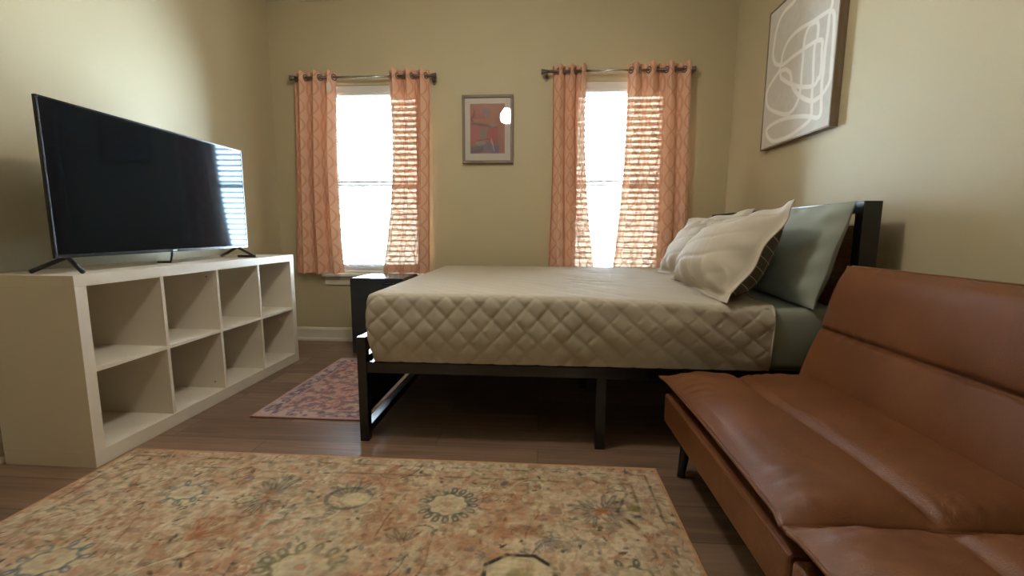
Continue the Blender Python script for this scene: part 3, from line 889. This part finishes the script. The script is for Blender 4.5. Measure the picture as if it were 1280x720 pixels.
def back_cushion(y0, y1, seed):
    # profile in the XZ plane: an inclined slab with two padded channels on its face
    b0 = np.array([0.982, 0.372]); t0 = np.array([1.118, 0.823])
    up = (t0-b0); Ln = np.linalg.norm(up); up /= Ln; nf = np.array([-up[1], up[0]])    # face normal, towards the seat
    nu, nv = 100, 96
    s = np.linspace(0, 1, nu)[:, None]; t = np.linspace(0, 1, nv)[None, :]
    seam = 0.475
    d = s*Ln; dt = np.minimum(t, 1-t)*(y1-y0)
    ch = np.where(s < seam, np.sin(PI*np.clip(0.12+0.88*s/seam, 0, 1)), np.sin(PI*np.clip((s-seam)/(1-seam)*0.86, 0, 1)))
    edge = (1-np.exp(-(dt/0.022)**1.3))*(1-np.exp(-((1-s)*Ln/0.022)**1.3))
    r = np.random.default_rng(seed); p = r.random(6)*6
    wr = 0.0015*np.sin(9*t+5*s+p[0])*np.sin(13*s-4*t+p[1]) + 0.0016*np.sin(60*t+5*np.sin(8*t)+p[2])*np.exp(-((s-seam)/0.05)**2)
    h = edge*(0.016 + 0.022*np.clip(ch, 0, 1)**0.5 - 0.010*np.exp(-((s-seam)*Ln/0.008)**2) + wr)
    def pt(s_, h_):
        x = b0[0] + up[0]*s_*Ln + nf[0]*h_; z = b0[1] + up[1]*s_*Ln + nf[1]*h_
        return x, z
    x, z = pt(s, h); x = x - 0.022*nf[0]; z = z - 0.022*nf[1]
    drop = 0.010*(np.exp(-(t*(y1-y0)/0.02)**2) + np.exp(-((1-t)*(y1-y0)/0.02)**2))
    y = y0 + (y1-y0)*t + 0*s
    F = np.stack([x+0*t, y, z+0*t], -1)
    ring = np.concatenate([F[0, :], F[1:, -1], F[-1, -2::-1], F[-2:0:-1, 0]])
    back = ring.copy(); back[:, 0] += 0.105*up[1]; back[:, 2] += 0.105*(-up[0]) + 0.0
    midr = (ring+back)/2
    me = grid_mesh('t', F); bm = bmesh.new(); bm.from_mesh(me)
    me2 = grid_mesh('s', np.stack([ring, midr, back]), closed_u=True); bm.from_mesh(me2)
    Bk = F.copy(); Bk[..., 0] = (1-s)*back[0, 0] + s*back[nv+nu-2, 0] + 0*t; Bk[..., 2] = (1-s)*back[0, 2] + s*back[nv+nu-2, 2] + 0*t
    me3 = grid_mesh('b', Bk); bm.from_mesh(me3)
    for m_ in (me, me2, me3): bpy.data.meshes.remove(m_)
    bmesh.ops.remove_doubles(bm, verts=bm.verts[:], dist=0.0004)
    for f in bm.faces: f.smooth = True
    c = obj('back_cushion', bm, M_leather, fu)
    bm = BM()
    add_tube(bm, [tuple(F[-1, i] + np.array([0.006, 0, 0.001])) for i in range(0, nv, 3)], 0.0035, 8)
    add_tube(bm, [tuple(F[i, -1] + np.array([0.004, 0.0, 0.0])) for i in range(0, nu, 3)], 0.0035, 8)
    add_tube(bm, [tuple(F[i, 0] + np.array([0.004, 0.0, 0.0])) for i in range(0, nu, 3)], 0.0035, 8)
    obj('piping', bm, M_leather, c, smooth=True)
back_cushion(FYm+0.003, 1.705, 41)
back_cushion(FYa-0.04, FYm-0.003, 43)
for (xx, yy, sx, sy) in ((0.565, 1.60, -0.012, 0.03), (0.565, -0.02, -0.012, -0.03), (1.03, 1.60, 0.02, 0.03), (1.03, -0.02, 0.02, -0.03), (0.565, 0.79, 0, 0)):
    bm = BM(); add_tube(bm, [(xx+sx, yy+sy, 0.0), (xx+sx*0.9, yy+sy*0.9, 0.012), (xx, yy, 0.213)], [0.014, 0.015, 0.022], 14)
    obj('leg', bm, M_blackm, fu, smooth=True)
bm = BM(); add_box(bm, 0.60, 1.05, -0.02, 1.60, 0.190, 0.212)
obj('under_frame', bm, M_blackm, fu)

# ------------------------------------------------------------------ rugs
def L3(r, g, b): return np.array(lin(r, g, b)[:3])
def rug_main():
    x0, x1, y0, y1 = -1.712, 0.466, 0.135, 1.664
    st = 0.0040
    nx, ny = int((x1-x0)/st)+1, int((y1-y0)/st)+1
    X, Y = np.meshgrid(np.linspace(x0, x1, nx), np.linspace(y0, y1, ny))
    sh_ = X.shape
    C = np.ones(sh_+(3,))*L3(198, 174, 146)
    def blend(mask, col):
        nonlocal C
        C = C*(1-mask[..., None]) + mask[..., None]*col
    n1 = vnoise(sh_, (8, 12), 3, 1); n2 = vnoise(sh_, (10, 7), 3, 2); n3 = vnoise(sh_, (34, 48), 2, 3); n4 = vnoise(sh_, (5, 8), 2, 4)
    fine = vnoise(sh_, (160, 220), 1, 5); streak = vnoise(sh_, (150, 20), 2, 6)
    wear = sstep(0.34, 0.62, 0.6*n3 + 0.4*fine)
    # ground colours: faded clay, cream and olive beige
    terr = sstep(0.53, 0.60, n1)*(0.35 + 0.65*wear)
    blend(terr*0.5, L3(176, 126, 92))
    blend(sstep(0.60, 0.68, n2)*0.7*(0.4+0.6*wear), L3(210, 192, 166))
    blend(sstep(0.64, 0.72, n4)*0.45, L3(178, 158, 128))
    blend((1-sstep(0.30, 0.40, n2))*0.4*wear, L3(190, 146, 126))
    # dense small scrollwork: broken contour lines of several noise fields
    for sd, cells, w_, col_, a_ in ((201, (26, 37), 0.022, (98, 88, 74), 0.62), (202, (20, 29), 0.024, (214, 200, 168), 0.7), (203, (30, 42), 0.034, (150, 98, 70), 0.6), (204, (24, 34), 0.020, (104, 106, 98), 0.6), (205, (36, 50), 0.026, (206, 190, 156), 0.6)):
        nn = vnoise(sh_, cells, 2, sd); pm = vnoise(sh_, (9, 13), 2, sd+50)
        blend((1-sstep(w_*0.35, w_, np.abs(nn-0.5)))*sstep(0.46, 0.56, pm)*a_*(0.5+0.5*wear), L3(*col_))
    for sd, cells, col_, a_ in ((211, (70, 100), (120, 108, 88), 0.42), (212, (64, 90), (216, 202, 170), 0.40), (213, (50, 72), (168, 112, 80), 0.34)):
        nn = vnoise(sh_, cells, 2, sd)
        blend(sstep(0.60, 0.66, nn)*a_, L3(*col_))
    slate = L3(84, 86, 84); ink = L3(84, 76, 64); cream = L3(214, 200, 164); rust = L3(164, 96, 58); olive = L3(140, 126, 76); blue = L3(98, 108, 118)
    R = np.random.default_rng(99)
    fade = 0.25 + 0.75*sstep(0.30, 0.54, 0.5*n3 + 0.5*vnoise(sh_, (60, 80), 2, 17))
    def window(cx, cy, r):
        i0 = max(0, int((cx-r-x0)/st)); i1 = min(nx, int((cx+r-x0)/st)+2); j0 = max(0, int((cy-r-y0)/st)); j1 = min(ny, int((cy+r-y0)/st)+2)
        return slice(j0, j1), slice(i0, i1)
    def put(cx, cy, r, f, col, a=1.0):
        sl = window(cx, cy, r)
        if sl[0].start >= sl[0].stop or sl[1].start >= sl[1].stop: return
        m = f(X[sl]-cx, Y[sl]-cy)*fade[sl]*a
        C[sl] = C[sl]*(1-m[..., None]) + m[..., None]*col
    def ell(a, b, th):
        c, s = math.cos(th), math.sin(th)
        return lambda x, y: 1-sstep(0.75, 1.1, np.hypot((x*c+y*s)/a, (-x*s+y*c)/b))
    def ring(a, b, th, w, k=0, amp=0.0):
        c, s = math.cos(th), math.sin(th)
        def f(x, y):
            xx, yy = (x*c+y*s)/a, (-x*s+y*c)/b
            rr = np.hypot(xx, yy); an = np.arctan2(yy, xx)
            return 1-sstep(w*0.6, w*1.3, np.abs(rr - (1+amp*np.cos(k*an))))
        return f
    def rosette(cx, cy, a, b, th=0.0, col=slate, petals=17):
        put(cx, cy, max(a, b)*1.4, ell(a*1.0, b*1.0, th), cream, 0.75)
        c, s = math.cos(th), math.sin(th)
        for k in range(petals):
            t = 2*PI*k/petals
            ex, ey = a*0.86*math.cos(t), b*0.86*math.sin(t)
            px, py = cx+ex*c-ey*s, cy+ex*s+ey*c
            put(px, py, 0.06, ell(0.022*a/0.1, 0.014*a/0.1, t+th), col, 0.8)
            put(px+0.004*a/0.1*math.cos(t+th), py+0.004*a/0.1*math.sin(t+th), 0.05, ell(0.009*a/0.1, 0.005*a/0.1, t+th), L3(186, 174, 150), 0.9)
        put(cx, cy, max(a, b)*1.3, ring(a*0.68, b*0.64, th, 0.09, 8, 0.07), col, 0.75)
        put(cx, cy, 0.08, ell(a*0.42, b*0.4, th), L3(192, 176, 150), 0.7)
        put(cx, cy, 0.05, ell(a*0.16, b*0.16, th), rust, 0.5)
    def leafy(cx, cy, s, th, col=slate, n=7):
        for k in range(n):
            t = th + (k-(n-1)/2)*0.42
            L = s*(0.75+0.25*math.cos((k-(n-1)/2)*0.5))
            px, py = cx+math.cos(t)*L*0.6, cy+math.sin(t)*L*0.6
            put(px, py, L, ell(L*0.46, L*0.11, t), col, 0.62)
            put(px, py, L, ell(L*0.30, L*0.045, t), L3(176, 164, 140), 0.6)
        put(cx, cy, s, ell(s*0.2, s*0.15, th), rust, 0.5)
    def curve(pts, w, col, a=0.7):
        pts = np.array(pts)
        for (ax, ay), (bx, by) in zip(pts[:-1], pts[1:]):
            cx, cy = (ax+bx)/2, (ay+by)/2; L = math.hypot(bx-ax, by-ay)+1e-6
            dx, dy = (bx-ax)/L, (by-ay)/L
            def f(x, y):
                q = np.clip(x*dx+y*dy, -L/2, L/2)
                return 1-sstep(w*0.4, w, np.hypot(x-q*dx, y-q*dy))
            put(cx, cy, L/2+w*2, f, col, a)
    # scattered small leaves and buds
    cols = [slate, ink, rust, cream, olive, blue, L3(150, 118, 84), L3(196, 150, 116)]
    for _ in range(900):
        cx, cy = R.uniform(x0, x1), R.uniform(y0, y1); c = cols[R.integers(len(cols))]
        put(cx, cy, 0.06, ell(R.uniform(0.006, 0.024), R.uniform(0.004, 0.011), R.uniform(0, PI)), c, R.uniform(0.3, 0.75))
    for _ in range(700):
        put(R.uniform(x0, x1), R.uniform(y0, y1), 0.04, ell(R.uniform(0.006, 0.017), R.uniform(0.003, 0.007), R.uniform(0, PI)), [ink, slate, L3(70, 64, 58)][R.integers(3)], R.uniform(0.5, 0.9))
    # scrolling vines
    for _ in range(75):
        cx, cy = R.uniform(x0, x1), R.uniform(y0, y1); th = R.uniform(0, 2*PI); k = R.uniform(-22, 22)
        pts = [(cx, cy)]
        for q in range(16):
            th += k*0.012; k += R.uniform(-9, 9)
            cx += math.cos(th)*0.014; cy += math.sin(th)*0.014; pts.append((cx, cy))
        curve(pts, 0.0045, ink if R.random() < 0.65 else cream, R.uniform(0.35, 0.65))
    for _ in range(46):
        leafy(R.uniform(x0, x1), R.uniform(y0, y1), R.uniform(0.03, 0.06), R.uniform(0, 2*PI), cols[R.integers(0, 3)], int(R.integers(3, 6)))
    for _ in range(34):
        q = R.uniform(0.024, 0.046)
        rosette(R.uniform(x0+0.1, x1-0.1), R.uniform(y0+0.1, y1-0.08), q, q*0.85, R.uniform(0, 1), [slate, ink, L3(128, 118, 96), L3(150, 104, 80)][R.integers(4)], 9)
    # worn clay-coloured squares
    for (cx, cy, w_, h_) in ((-0.46, 1.33, 0.10, 0.16), (-0.085, 1.345, 0.11, 0.13), (-0.98, 1.25, 0.12, 0.10), (0.15, 1.53, 0.12, 0.06), (-0.62, 1.52, 0.14, 0.06), (-0.25, 1.15, 0.10, 0.09), (-1.30, 1.20, 0.12, 0.08)):
        f = lambda x, y: (1-sstep(w_*0.8, w_, np.abs(x)))*(1-sstep(h_*0.8, h_, np.abs(y)))
        put(cx, cy, max(w_, h_)*1.2, f, L3(172, 116, 80), 0.36)
    # the large blossoms, set out in rows
    rosette(-0.305, 1.378, 0.100, 0.092)
    leafy(-0.655, 1.388, 0.11, 1.6); put(-0.66, 1.388, 0.2, ring(0.075, 0.06, 0, 0.12), slate, 0.7); put(-0.63, 1.385, 0.1, ell(0.055, 0.04, 0), cream, 0.8)
    leafy(-0.945, 1.390, 0.12, 1.5); leafy(-0.945, 1.36, 0.09, -1.5)
    leafy(0.225, 1.380, 0.12, 0.2); leafy(0.20, 1.372, 0.10, 3.2)
    curve([(0.318, 1.48), (0.268, 1.378), (0.322, 1.30)], 0.008, ink, 0.85)
    put(0.33, 1.40, 0.05, ell(0.022, 0.02, 0), olive, 0.8); put(0.335, 1.352, 0.05, ell(0.018, 0.016, 0), slate, 0.8)
    for k in range(4):
        put(0.01+0.022*math.cos(k*PI/2+0.4), 1.39+0.022*math.sin(k*PI/2+0.4), 0.05, ell(0.018, 0.014, k*PI/2+0.4), cream, 0.95)
    put(-0.045, 1.085, 0.2, ell(0.10, 0.075, 0), cream, 0.95)
    oct_ = [(-0.045+0.105*math.cos(PI/8+k*PI/4), 1.085+0.078*math.sin(PI/8+k*PI/4)) for k in range(9)]
    curve(oct_, 0.009, L3(66, 58, 50), 1.0); put(-0.045, 1.08, 0.06, ell(0.04, 0.03, 0), olive, 0.6)
    rosette(-0.655, 1.070, 0.125, 0.085, 0.0, L3(120, 112, 84), 13)
    rosette(-1.370, 1.040, 0.095, 0.08, 0.3, blue, 9)
    rosette(-1.250, 1.380, 0.085, 0.07, 0.0, blue, 9)
    rosette(0.270, 1.090, 0.085, 0.07, 0.0, slate, 9)
    leafy(-1.05, 1.16, 0.10, 1.2, rust); leafy(-0.40, 1.18, 0.08, 2.2, ink); leafy(0.03, 1.235, 0.06, -1.2, blue)
    for k in range(9):
        rosette(R.uniform(x0+0.15, x1-0.15), R.uniform(y0+0.1, 0.9), R.uniform(0.07, 0.11), R.uniform(0.06, 0.09), R.uniform(0, 1), [slate, blue, ink][k % 3], 9)
    # broken border stripes parallel to the edges
    de = np.minimum(np.minimum(X-x0, x1-X), np.minimum(Y-y0, y1-Y))
    brk = sstep(0.42, 0.58, vnoise(sh_, (20, 28), 2, 31))
    blend((1-sstep(0.003, 0.006, np.abs(de-0.055)))*brk*0.6, ink)
    blend((1-sstep(0.003, 0.006, np.abs(de-0.120)))*brk*0.5, ink)
    blend((1-sstep(0.012, 0.016, de))*0.6, L3(196, 152, 116))
    # dyed yarn irregularity and abrash streaks
    C *= (0.86 + 0.28*fine)[..., None]
    C *= (0.88 + 0.24*streak)[..., None]
    Z = 0.009 + 0.0006*(fine-0.5)
    Z = np.where(de < 0.004, 0.006, Z)
    P = np.stack([X, Y, Z], -1)
    me = grid_mesh('area_rug', P, colors=np.clip(C, 0, 1))
    o = link_mesh('area_rug', me, M_rug, origin=((x0+x1)/2, (y0+y1)/2, 0))
    tag(o, 'large faded beige and rust oriental rug in front of the bed', 'rug')
    bm = BM(); w = 0.006
    add_tube(bm, [(x0, y0, 0.005), (x1, y0, 0.005), (x1, y1, 0.005), (x0, y1, 0.005), (x0, y0, 0.005)], 0.0048, 8)
    obj('bound_edge', bm, M_rugedge, o, smooth=True)
rug_main()

def rug_small():
    x0, x1, y0, y1 = -1.448, -0.850, 2.018, 3.032
    st = 0.0042
    nx, ny = int((x1-x0)/st)+1, int((y1-y0)/st)+1
    X, Y = np.meshgrid(np.linspace(x0, x1, nx), np.linspace(y0, y1, ny)); sh_ = X.shape
    n1 = vnoise(sh_, (26, 16), 2, 51); n2 = vnoise(sh_, (60, 36), 2, 52); n3 = vnoise(sh_, (34, 20), 2, 53); fine = vnoise(sh_, (200, 120), 1, 54)
    C = np.ones(sh_+(3,))*L3(176, 128, 122)
    def blend(m, c):
        nonlocal C
        C = C*(1-m[..., None]) + m[..., None]*c
    blend(sstep(0.52, 0.60, n1)*0.8, L3(160, 92, 88))
    blend(sstep(0.55, 0.63, n2)*0.75, L3(206, 182, 166))
    blend((1-sstep(0.36, 0.44, n3))*0.8, L3(104, 84, 104))
    blend(sstep(0.62, 0.68, n3)*0.6, L3(208, 168, 156))
    de = np.minimum(np.minimum(X-x0, x1-X), np.minimum(Y-y0, y1-Y))
    band = sstep(0.018, 0.022, de)*(1-sstep(0.085, 0.09, de))
    B = np.ones(sh_+(3,))*L3(150, 130, 140)
    m = sstep(0.50, 0.57, n2); B = B*(1-m[..., None]) + m[..., None]*L3(88, 76, 98)
    m = sstep(0.56, 0.62, n3); B = B*(1-m[..., None]) + m[..., None]*L3(196, 172, 168)
    C = C*(1-band[..., None]) + B*band[..., None]
    blend((1-sstep(0.018, 0.020, de))*0.8, L3(188, 160, 152))
    blend((1-sstep(0.004, 0.007, np.abs(de-0.096)))*0.7, L3(198, 168, 158))
    C = C*0.72 + L3(176, 152, 150)*0.28
    C *= (0.86+0.28*fine)[..., None]
    P = np.stack([X, Y, 0.008 + 0.0006*(fine-0.5)], -1)
    me = grid_mesh('accent_rug', P, colors=np.clip(C, 0, 1))
    o = link_mesh('accent_rug', me, M_rug2, origin=((x0+x1)/2, (y0+y1)/2, 0))
    tag(o, 'small pinkish purple patterned rug on the floor at the foot of the bed', 'rug')
    bm = BM(); add_tube(bm, [(x0, y0, 0.005), (x1, y0, 0.005), (x1, y1, 0.005), (x0, y1, 0.005), (x0, y0, 0.005)], 0.0044, 8)
    obj('bound_edge', bm, M_rug2edge, o, smooth=True)
rug_small()

# ------------------------------------------------------------------ wall art
def frame_ring(bm, axis, a0, a1, u0, u1, v0, v1, w):
    """four mitred-looking bars; axis is the wall normal axis"""
    for (p, q, r, s) in ((u0, u1, v0, v0+w), (u0, u1, v1-w, v1), (u0, u0+w, v0+w, v1-w), (u1-w, u1, v0+w, v1-w)):
        if axis == 'X': add_box(bm, a0, a1, p, q, r, s, bevel=0.001)
        else: add_box(bm, p, q, a0, a1, r, s, bevel=0.002)
    return bm

ART = [(2.711,2.226),(2.73,2.213),(2.808,2.208),(2.863,2.185),(2.898,2.132),(2.912,2.063),(2.915,2.001),(2.881,1.944),(2.821,1.913),(2.772,1.905),(2.684,1.912),(2.6,1.912),(2.522,1.912),(2.457,1.904),(2.427,1.885),(2.425,1.845),(2.417,1.763),(2.423,1.712),(2.436,1.714),(2.455,1.691),(2.508,1.696),(2.613,1.729),(2.719,1.782),(2.796,1.832),(2.813,1.862),(2.809,1.875),(2.754,1.866),(2.703,1.828),(2.686,1.786),(2.684,1.771),(2.643,1.717),(2.572,1.662),(2.476,1.615),(2.412,1.616),(2.364,1.639),(2.336,1.676),(2.337,1.735),(2.34,1.837),(2.344,1.914),(2.353,1.978),(2.383,2.009),(2.439,2.017),(2.52,2.021),(2.609,2.033),(2.702,2.033),(2.766,2.011),(2.8,1.97),(2.815,1.914),(2.828,1.882),(2.886,1.854),(2.945,1.815),(2.957,1.766),(2.927,1.705),(2.828,1.65),(2.714,1.609),(2.648,1.613),(2.601,1.653),(2.588,1.701),(2.585,1.752),(2.588,1.766),(2.588,1.868),(2.589,1.935),(2.581,1.982),(2.547,2.012),(2.49,2.006),(2.472,1.974),(2.473,1.921),(2.49,1.886),(2.487,1.809),(2.478,1.719),(2.478,1.684),(2.472,1.617),(2.465,1.543),(2.481,1.519),(2.556,1.497),(2.671,1.477),(2.827,1.483),(2.898,1.52),(2.926,1.566),(2.869,1.586),(2.746,1.589),(2.609,1.571),(2.484,1.54),(2.415,1.517),(2.387,1.534),(2.393,1.605),(2.401,1.687),(2.396,1.734),(2.398,1.834),(2.39,1.918),(2.389,1.994),(2.373,2.052),(2.40,2.12),(2.52,2.19),(2.64,2.23),(2.711,2.226)]
# the line bends away from the frame towards the middle
def wall_art():
    y0, y1, z0, z1 = 2.305, 2.985, 1.450, 2.268
    xf, xb = 1.392, 1.4295
    o = thing('wall_art', (1.43, (y0+y1)/2, z0), 'large framed abstract with white looping line on grey, on the right wall', 'picture')
    obj('frame', frame_ring(BM(), 'X', xf-0.004, xb, y0, y1, z0, z1, 0.009), M_frame_art, o)
    st = 0.0034
    ya, yb, za, zb = y0+0.009, y1-0.009, z0+0.009, z1-0.009
    nyy, nzz = int((yb-ya)/st)+1, int((zb-za)/st)+1
    Yg, Zg = np.meshgrid(np.linspace(ya, yb, nyy), np.linspace(za, zb, nzz))
    pts = np.array(ART)
    # smooth with Catmull-Rom
    sm = []
    for i in range(len(pts)-1):
        p0, p1, p2, p3 = pts[max(i-1, 0)], pts[i], pts[i+1], pts[min(i+2, len(pts)-1)]
        for t in (0, 0.25, 0.5, 0.75):
            sm.append(0.5*((2*p1)+(-p0+p2)*t+(2*p0-5*p1+4*p2-p3)*t*t+(-p0+3*p1-3*p2+p3)*t**3))
    sm.append(pts[-1]); sm = np.array(sm)
    D = np.full(Yg.shape, 9.0)
    for a, b in zip(sm[:-1], sm[1:]):
        d = b-a; L2 = (d@d)+1e-9
        q = np.clip(((Yg-a[0])*d[0]+(Zg-a[1])*d[1])/L2, 0, 1)
        D = np.minimum(D, np.hypot(Yg-a[0]-q*d[0], Zg-a[1]-q*d[1]))
    wn = vnoise(Yg.shape, (12, 10), 2, 71)
    m = 1-sstep(0.0075+0.003*wn, 0.0115+0.003*wn, D)
    base = L3(204, 199, 188)*(0.94+0.12*vnoise(Yg.shape, (30, 26), 3, 72))[..., None]
    C = base*(1-m[..., None]) + L3(234, 231, 222)*m[..., None]
    P = np.stack([0*Yg+xf-0.0005, Yg, Zg], -1)[:, ::-1]
    me = grid_mesh('canvas', P, colors=C[:, ::-1], smooth=False)
    link_mesh('canvas', me, M_canvas, parent=o)
    obj('backing_board', add_box(BM(), xf+0.001, xb-0.004, ya, yb, za, zb), M_matb, o)
wall_art()

def framed_print():
    x0, x1, z0, z1 = -0.624, -0.224, 1.466, 1.980
    yf, yb = 3.530, 3.5595
    o = thing('framed_print', ((x0+x1)/2, YB, z0), 'small framed abstract print in pink and blue, between the two windows', 'picture')
    obj('frame', frame_ring(BM(), 'Y', yf-0.004, yb, x0, x1, z0, z1, 0.021), M_frame_prt, o)
    xa, xb, za, zb = x0+0.021, x1-0.021, z0+0.021, z1-0.021
    obj('backing_board', add_box(BM(), xa, xb, yf+0.012, yb-0.003, za, zb), M_matb, o)
    px0, px1, pz0, pz1 = -0.562, -0.290, 1.541, 1.916
    bm = BM(); frame_ring(bm, 'Y', yf+0.0085, yf+0.011, xa, xb, za, zb, 0.043)
    mb_ = obj('mat_board', add_box(BM(), xa, xb, yf+0.0095, yf+0.0115, za, zb), M_matb, o); bm.free()
    nxx, nzz = 150, 206
    U, V = np.meshgrid(np.linspace(0, 1, nxx), np.linspace(1, 0, nzz))      # V: 1 top
    C = np.ones(U.shape+(3,))*L3(190, 128, 112)
    w1 = vnoise(U.shape, (12, 9), 3, 81)-0.5; w2 = vnoise(U.shape, (14, 10), 3, 82)-0.5
    Ux, Vx = U+0.06*w1, V+0.05*w2
    def blend(m, c, a=1.0):
        nonlocal C
        m = np.clip(m, 0, 1)*a; C = C*(1-m[..., None]) + m[..., None]*c
    def rect(u0, u1, v0, v1, s=0.02):
        return sstep(u0-s, u0+s, Ux)*(1-sstep(u1-s, u1+s, Ux))*sstep(v0-s, v0+s, Vx)*(1-sstep(v1-s, v1+s, Vx))
    def elp(cu, cv, a, b, s=0.12):
        return 1-sstep(1-s, 1+s, np.hypot((Ux-cu)/a, (Vx-cv)/b))
    def seg(u0, v0, u1, v1, w):
        d = np.array([u1-u0, v1-v0]); L2 = d@d
        q = np.clip(((Ux-u0)*d[0]+(Vx-v0)*d[1])/L2, 0, 1)
        return 1-sstep(w*0.6, w*1.3, np.hypot(Ux-u0-q*d[0], (Vx-v0-q*d[1])*1.4))
    blend(rect(0.30, 0.82, 0.70, 0.98), L3(196, 140, 116), 0.8)
    blend(rect(0.34, 0.56, 0.72, 0.90), L3(150, 142, 138)); blend(elp(0.36, 0.76, 0.06, 0.08), L3(206, 100, 110))
    blend(rect(0.12, 0.36, 0.70, 0.78), L3(160, 132, 120), 0.7)
    blend(seg(0.05, 0.66, 0.11, 0.88, 0.018) + seg(0.11, 0.88, 0.13, 0.66, 0.014) + seg(0.05, 0.65, 0.13, 0.66, 0.012), L3(160, 58, 60))
    blend(rect(0.10, 0.66, 0.62, 0.70), L3(200, 134, 112)); blend(seg(0.08, 0.60, 0.50, 0.56, 0.035), L3(130, 96, 96)); blend(seg(0.45, 0.56, 0.74, 0.53, 0.02), L3(120, 100, 108))
    blend(elp(0.66, 0.60, 0.10, 0.07), L3(188, 150, 136), 0.8)
    blend(elp(0.10, 0.40, 0.20, 0.18), L3(206, 122, 118)); blend(rect(0.31, 0.50, 0.28, 0.50), L3(150, 152, 140))
    blend(elp(0.66, 0.34, 0.20, 0.18), L3(206, 98, 104)); blend(rect(0.86, 1.0, 0.0, 0.60), L3(192, 124, 106)); blend(rect(0.80, 0.86, 0.10, 0.55), L3(176, 142, 116))
    blend(rect(0.24, 0.66, 0.02, 0.24), L3(134, 136, 158)); blend(elp(0.30, 0.22, 0.16, 0.06), L3(172, 168, 156)); blend(seg(0.20, 0.27, 0.56, 0.29, 0.02), L3(184, 74, 80))
    blend(rect(0.62, 0.84, 0.0, 0.16), L3(112, 122, 170)); blend(seg(0.60, 0.30, 0.68, 0.06, 0.016), L3(206, 194, 186))
    blend(rect(0.0, 0.38, 0.03, 0.14), L3(92, 106, 132)); blend(seg(0.0, 0.08, 0.36, 0.14, 0.04), L3(110, 128, 130)); blend(rect(0.0, 0.3, 0.0, 0.03), L3(84, 92, 122))
    C = C*0.62 + L3(190, 156, 146)*0.38
    P = np.stack([px0+(px1-px0)*U, 0*U+yf+0.0088, pz0+(pz1-pz0)*V], -1)
    me = grid_mesh('print', P, colors=np.clip(C, 0, 1), smooth=False)
    link_mesh('print', me, M_print, parent=o)
    obj('glazing', add_box(BM(), xa, xb, yf+0.003, yf+0.005, za, zb), M_pglass, o)
framed_print()

# ------------------------------------------------------------------ ceiling lamp (its glow shows in the glass of the small print)
LX, LY, LZ = -0.43, 1.50, 2.33
cl = thing('ceiling_light', (LX, LY, ZC), 'warm hanging glass ceiling light, mirrored in the small print', 'ceiling light')
bm = BM(); add_lathe(bm, [(0.065, ZC-0.035), (0.07, ZC-0.02), (0.07, ZC-0.0005)], (LX, LY, 0), 24); obj('canopy', bm, M_rod, cl, smooth=False)
bm = BM(); add_tube(bm, [(LX, LY, LZ+0.10), (LX, LY, ZC-0.034)], 0.009, 12); obj('downrod', bm, M_rod, cl, smooth=True)
bm = BM(); add_lathe(bm, [(0.012, LZ+0.105), (0.034, LZ+0.10), (0.036, LZ+0.082)], (LX, LY, 0), 20); obj('holder', bm, M_rod, cl)
bm = BM(); add_lathe(bm, [(0.02, LZ-0.088), (0.055, LZ-0.078), (0.08, LZ-0.045), (0.086, LZ-0.01), (0.075, LZ+0.03), (0.05, LZ+0.065), (0.034, LZ+0.085)], (LX, LY, 0), 28)
obj('glass_shade', bm, M_lamp, cl, smooth=True)

# ------------------------------------------------------------------ daylight
w = bpy.data.worlds.new('World'); scn.world = w; w.use_nodes = True
nt = w.node_tree; bg = nt.nodes['Background']
bg.inputs['Color'].default_value = (0.65, 0.84, 1.0, 1); bg.inputs['Strength'].default_value = 54.0

# ------------------------------------------------------------------ camera
yaw, pitch, roll, f_px, cam_h = -6.40978051e-02, 1.30355886e-01, 5.20625206e-03, 5.48126072e+02, 0.9412
cy, sy, cp, sp, cr, sr = math.cos(yaw), math.sin(yaw), math.cos(pitch), math.sin(pitch), math.cos(roll), math.sin(roll)
F = Vector((sy*cp, cy*cp, -sp)); Rv = Vector((cy, -sy, 0)); Uv = Rv.cross(F)
R2 = Rv*cr + Uv*sr; U2 = Uv*cr - Rv*sr
cam = bpy.data.cameras.new('Camera'); co_ = bpy.data.objects.new('Camera', cam); COL.objects.link(co_)
m = Matrix((R2, U2, -F)).transposed().to_4x4(); m.translation = Vector((0, 0, cam_h))
co_.matrix_world = m
cam.sensor_fit = 'HORIZONTAL'; cam.sensor_width = 36.0; cam.lens = f_px*36.0/1280.0
cam.clip_start = 0.02
scn.camera = co_

scn.view_settings.view_transform = 'Standard'; scn.view_settings.look = 'None'
scn.view_settings.gamma = 1.0; scn.view_settings.use_curve_mapping = False
scn.view_settings.exposure = 0.6
scn.cycles.use_denoising = True
scn.cycles.max_bounces = 10; scn.cycles.diffuse_bounces = 5; scn.cycles.transparent_max_bounces = 16
scn.cycles.sample_clamp_indirect = 8.0
scn.cycles.caustics_reflective = False; scn.cycles.caustics_refractive = False
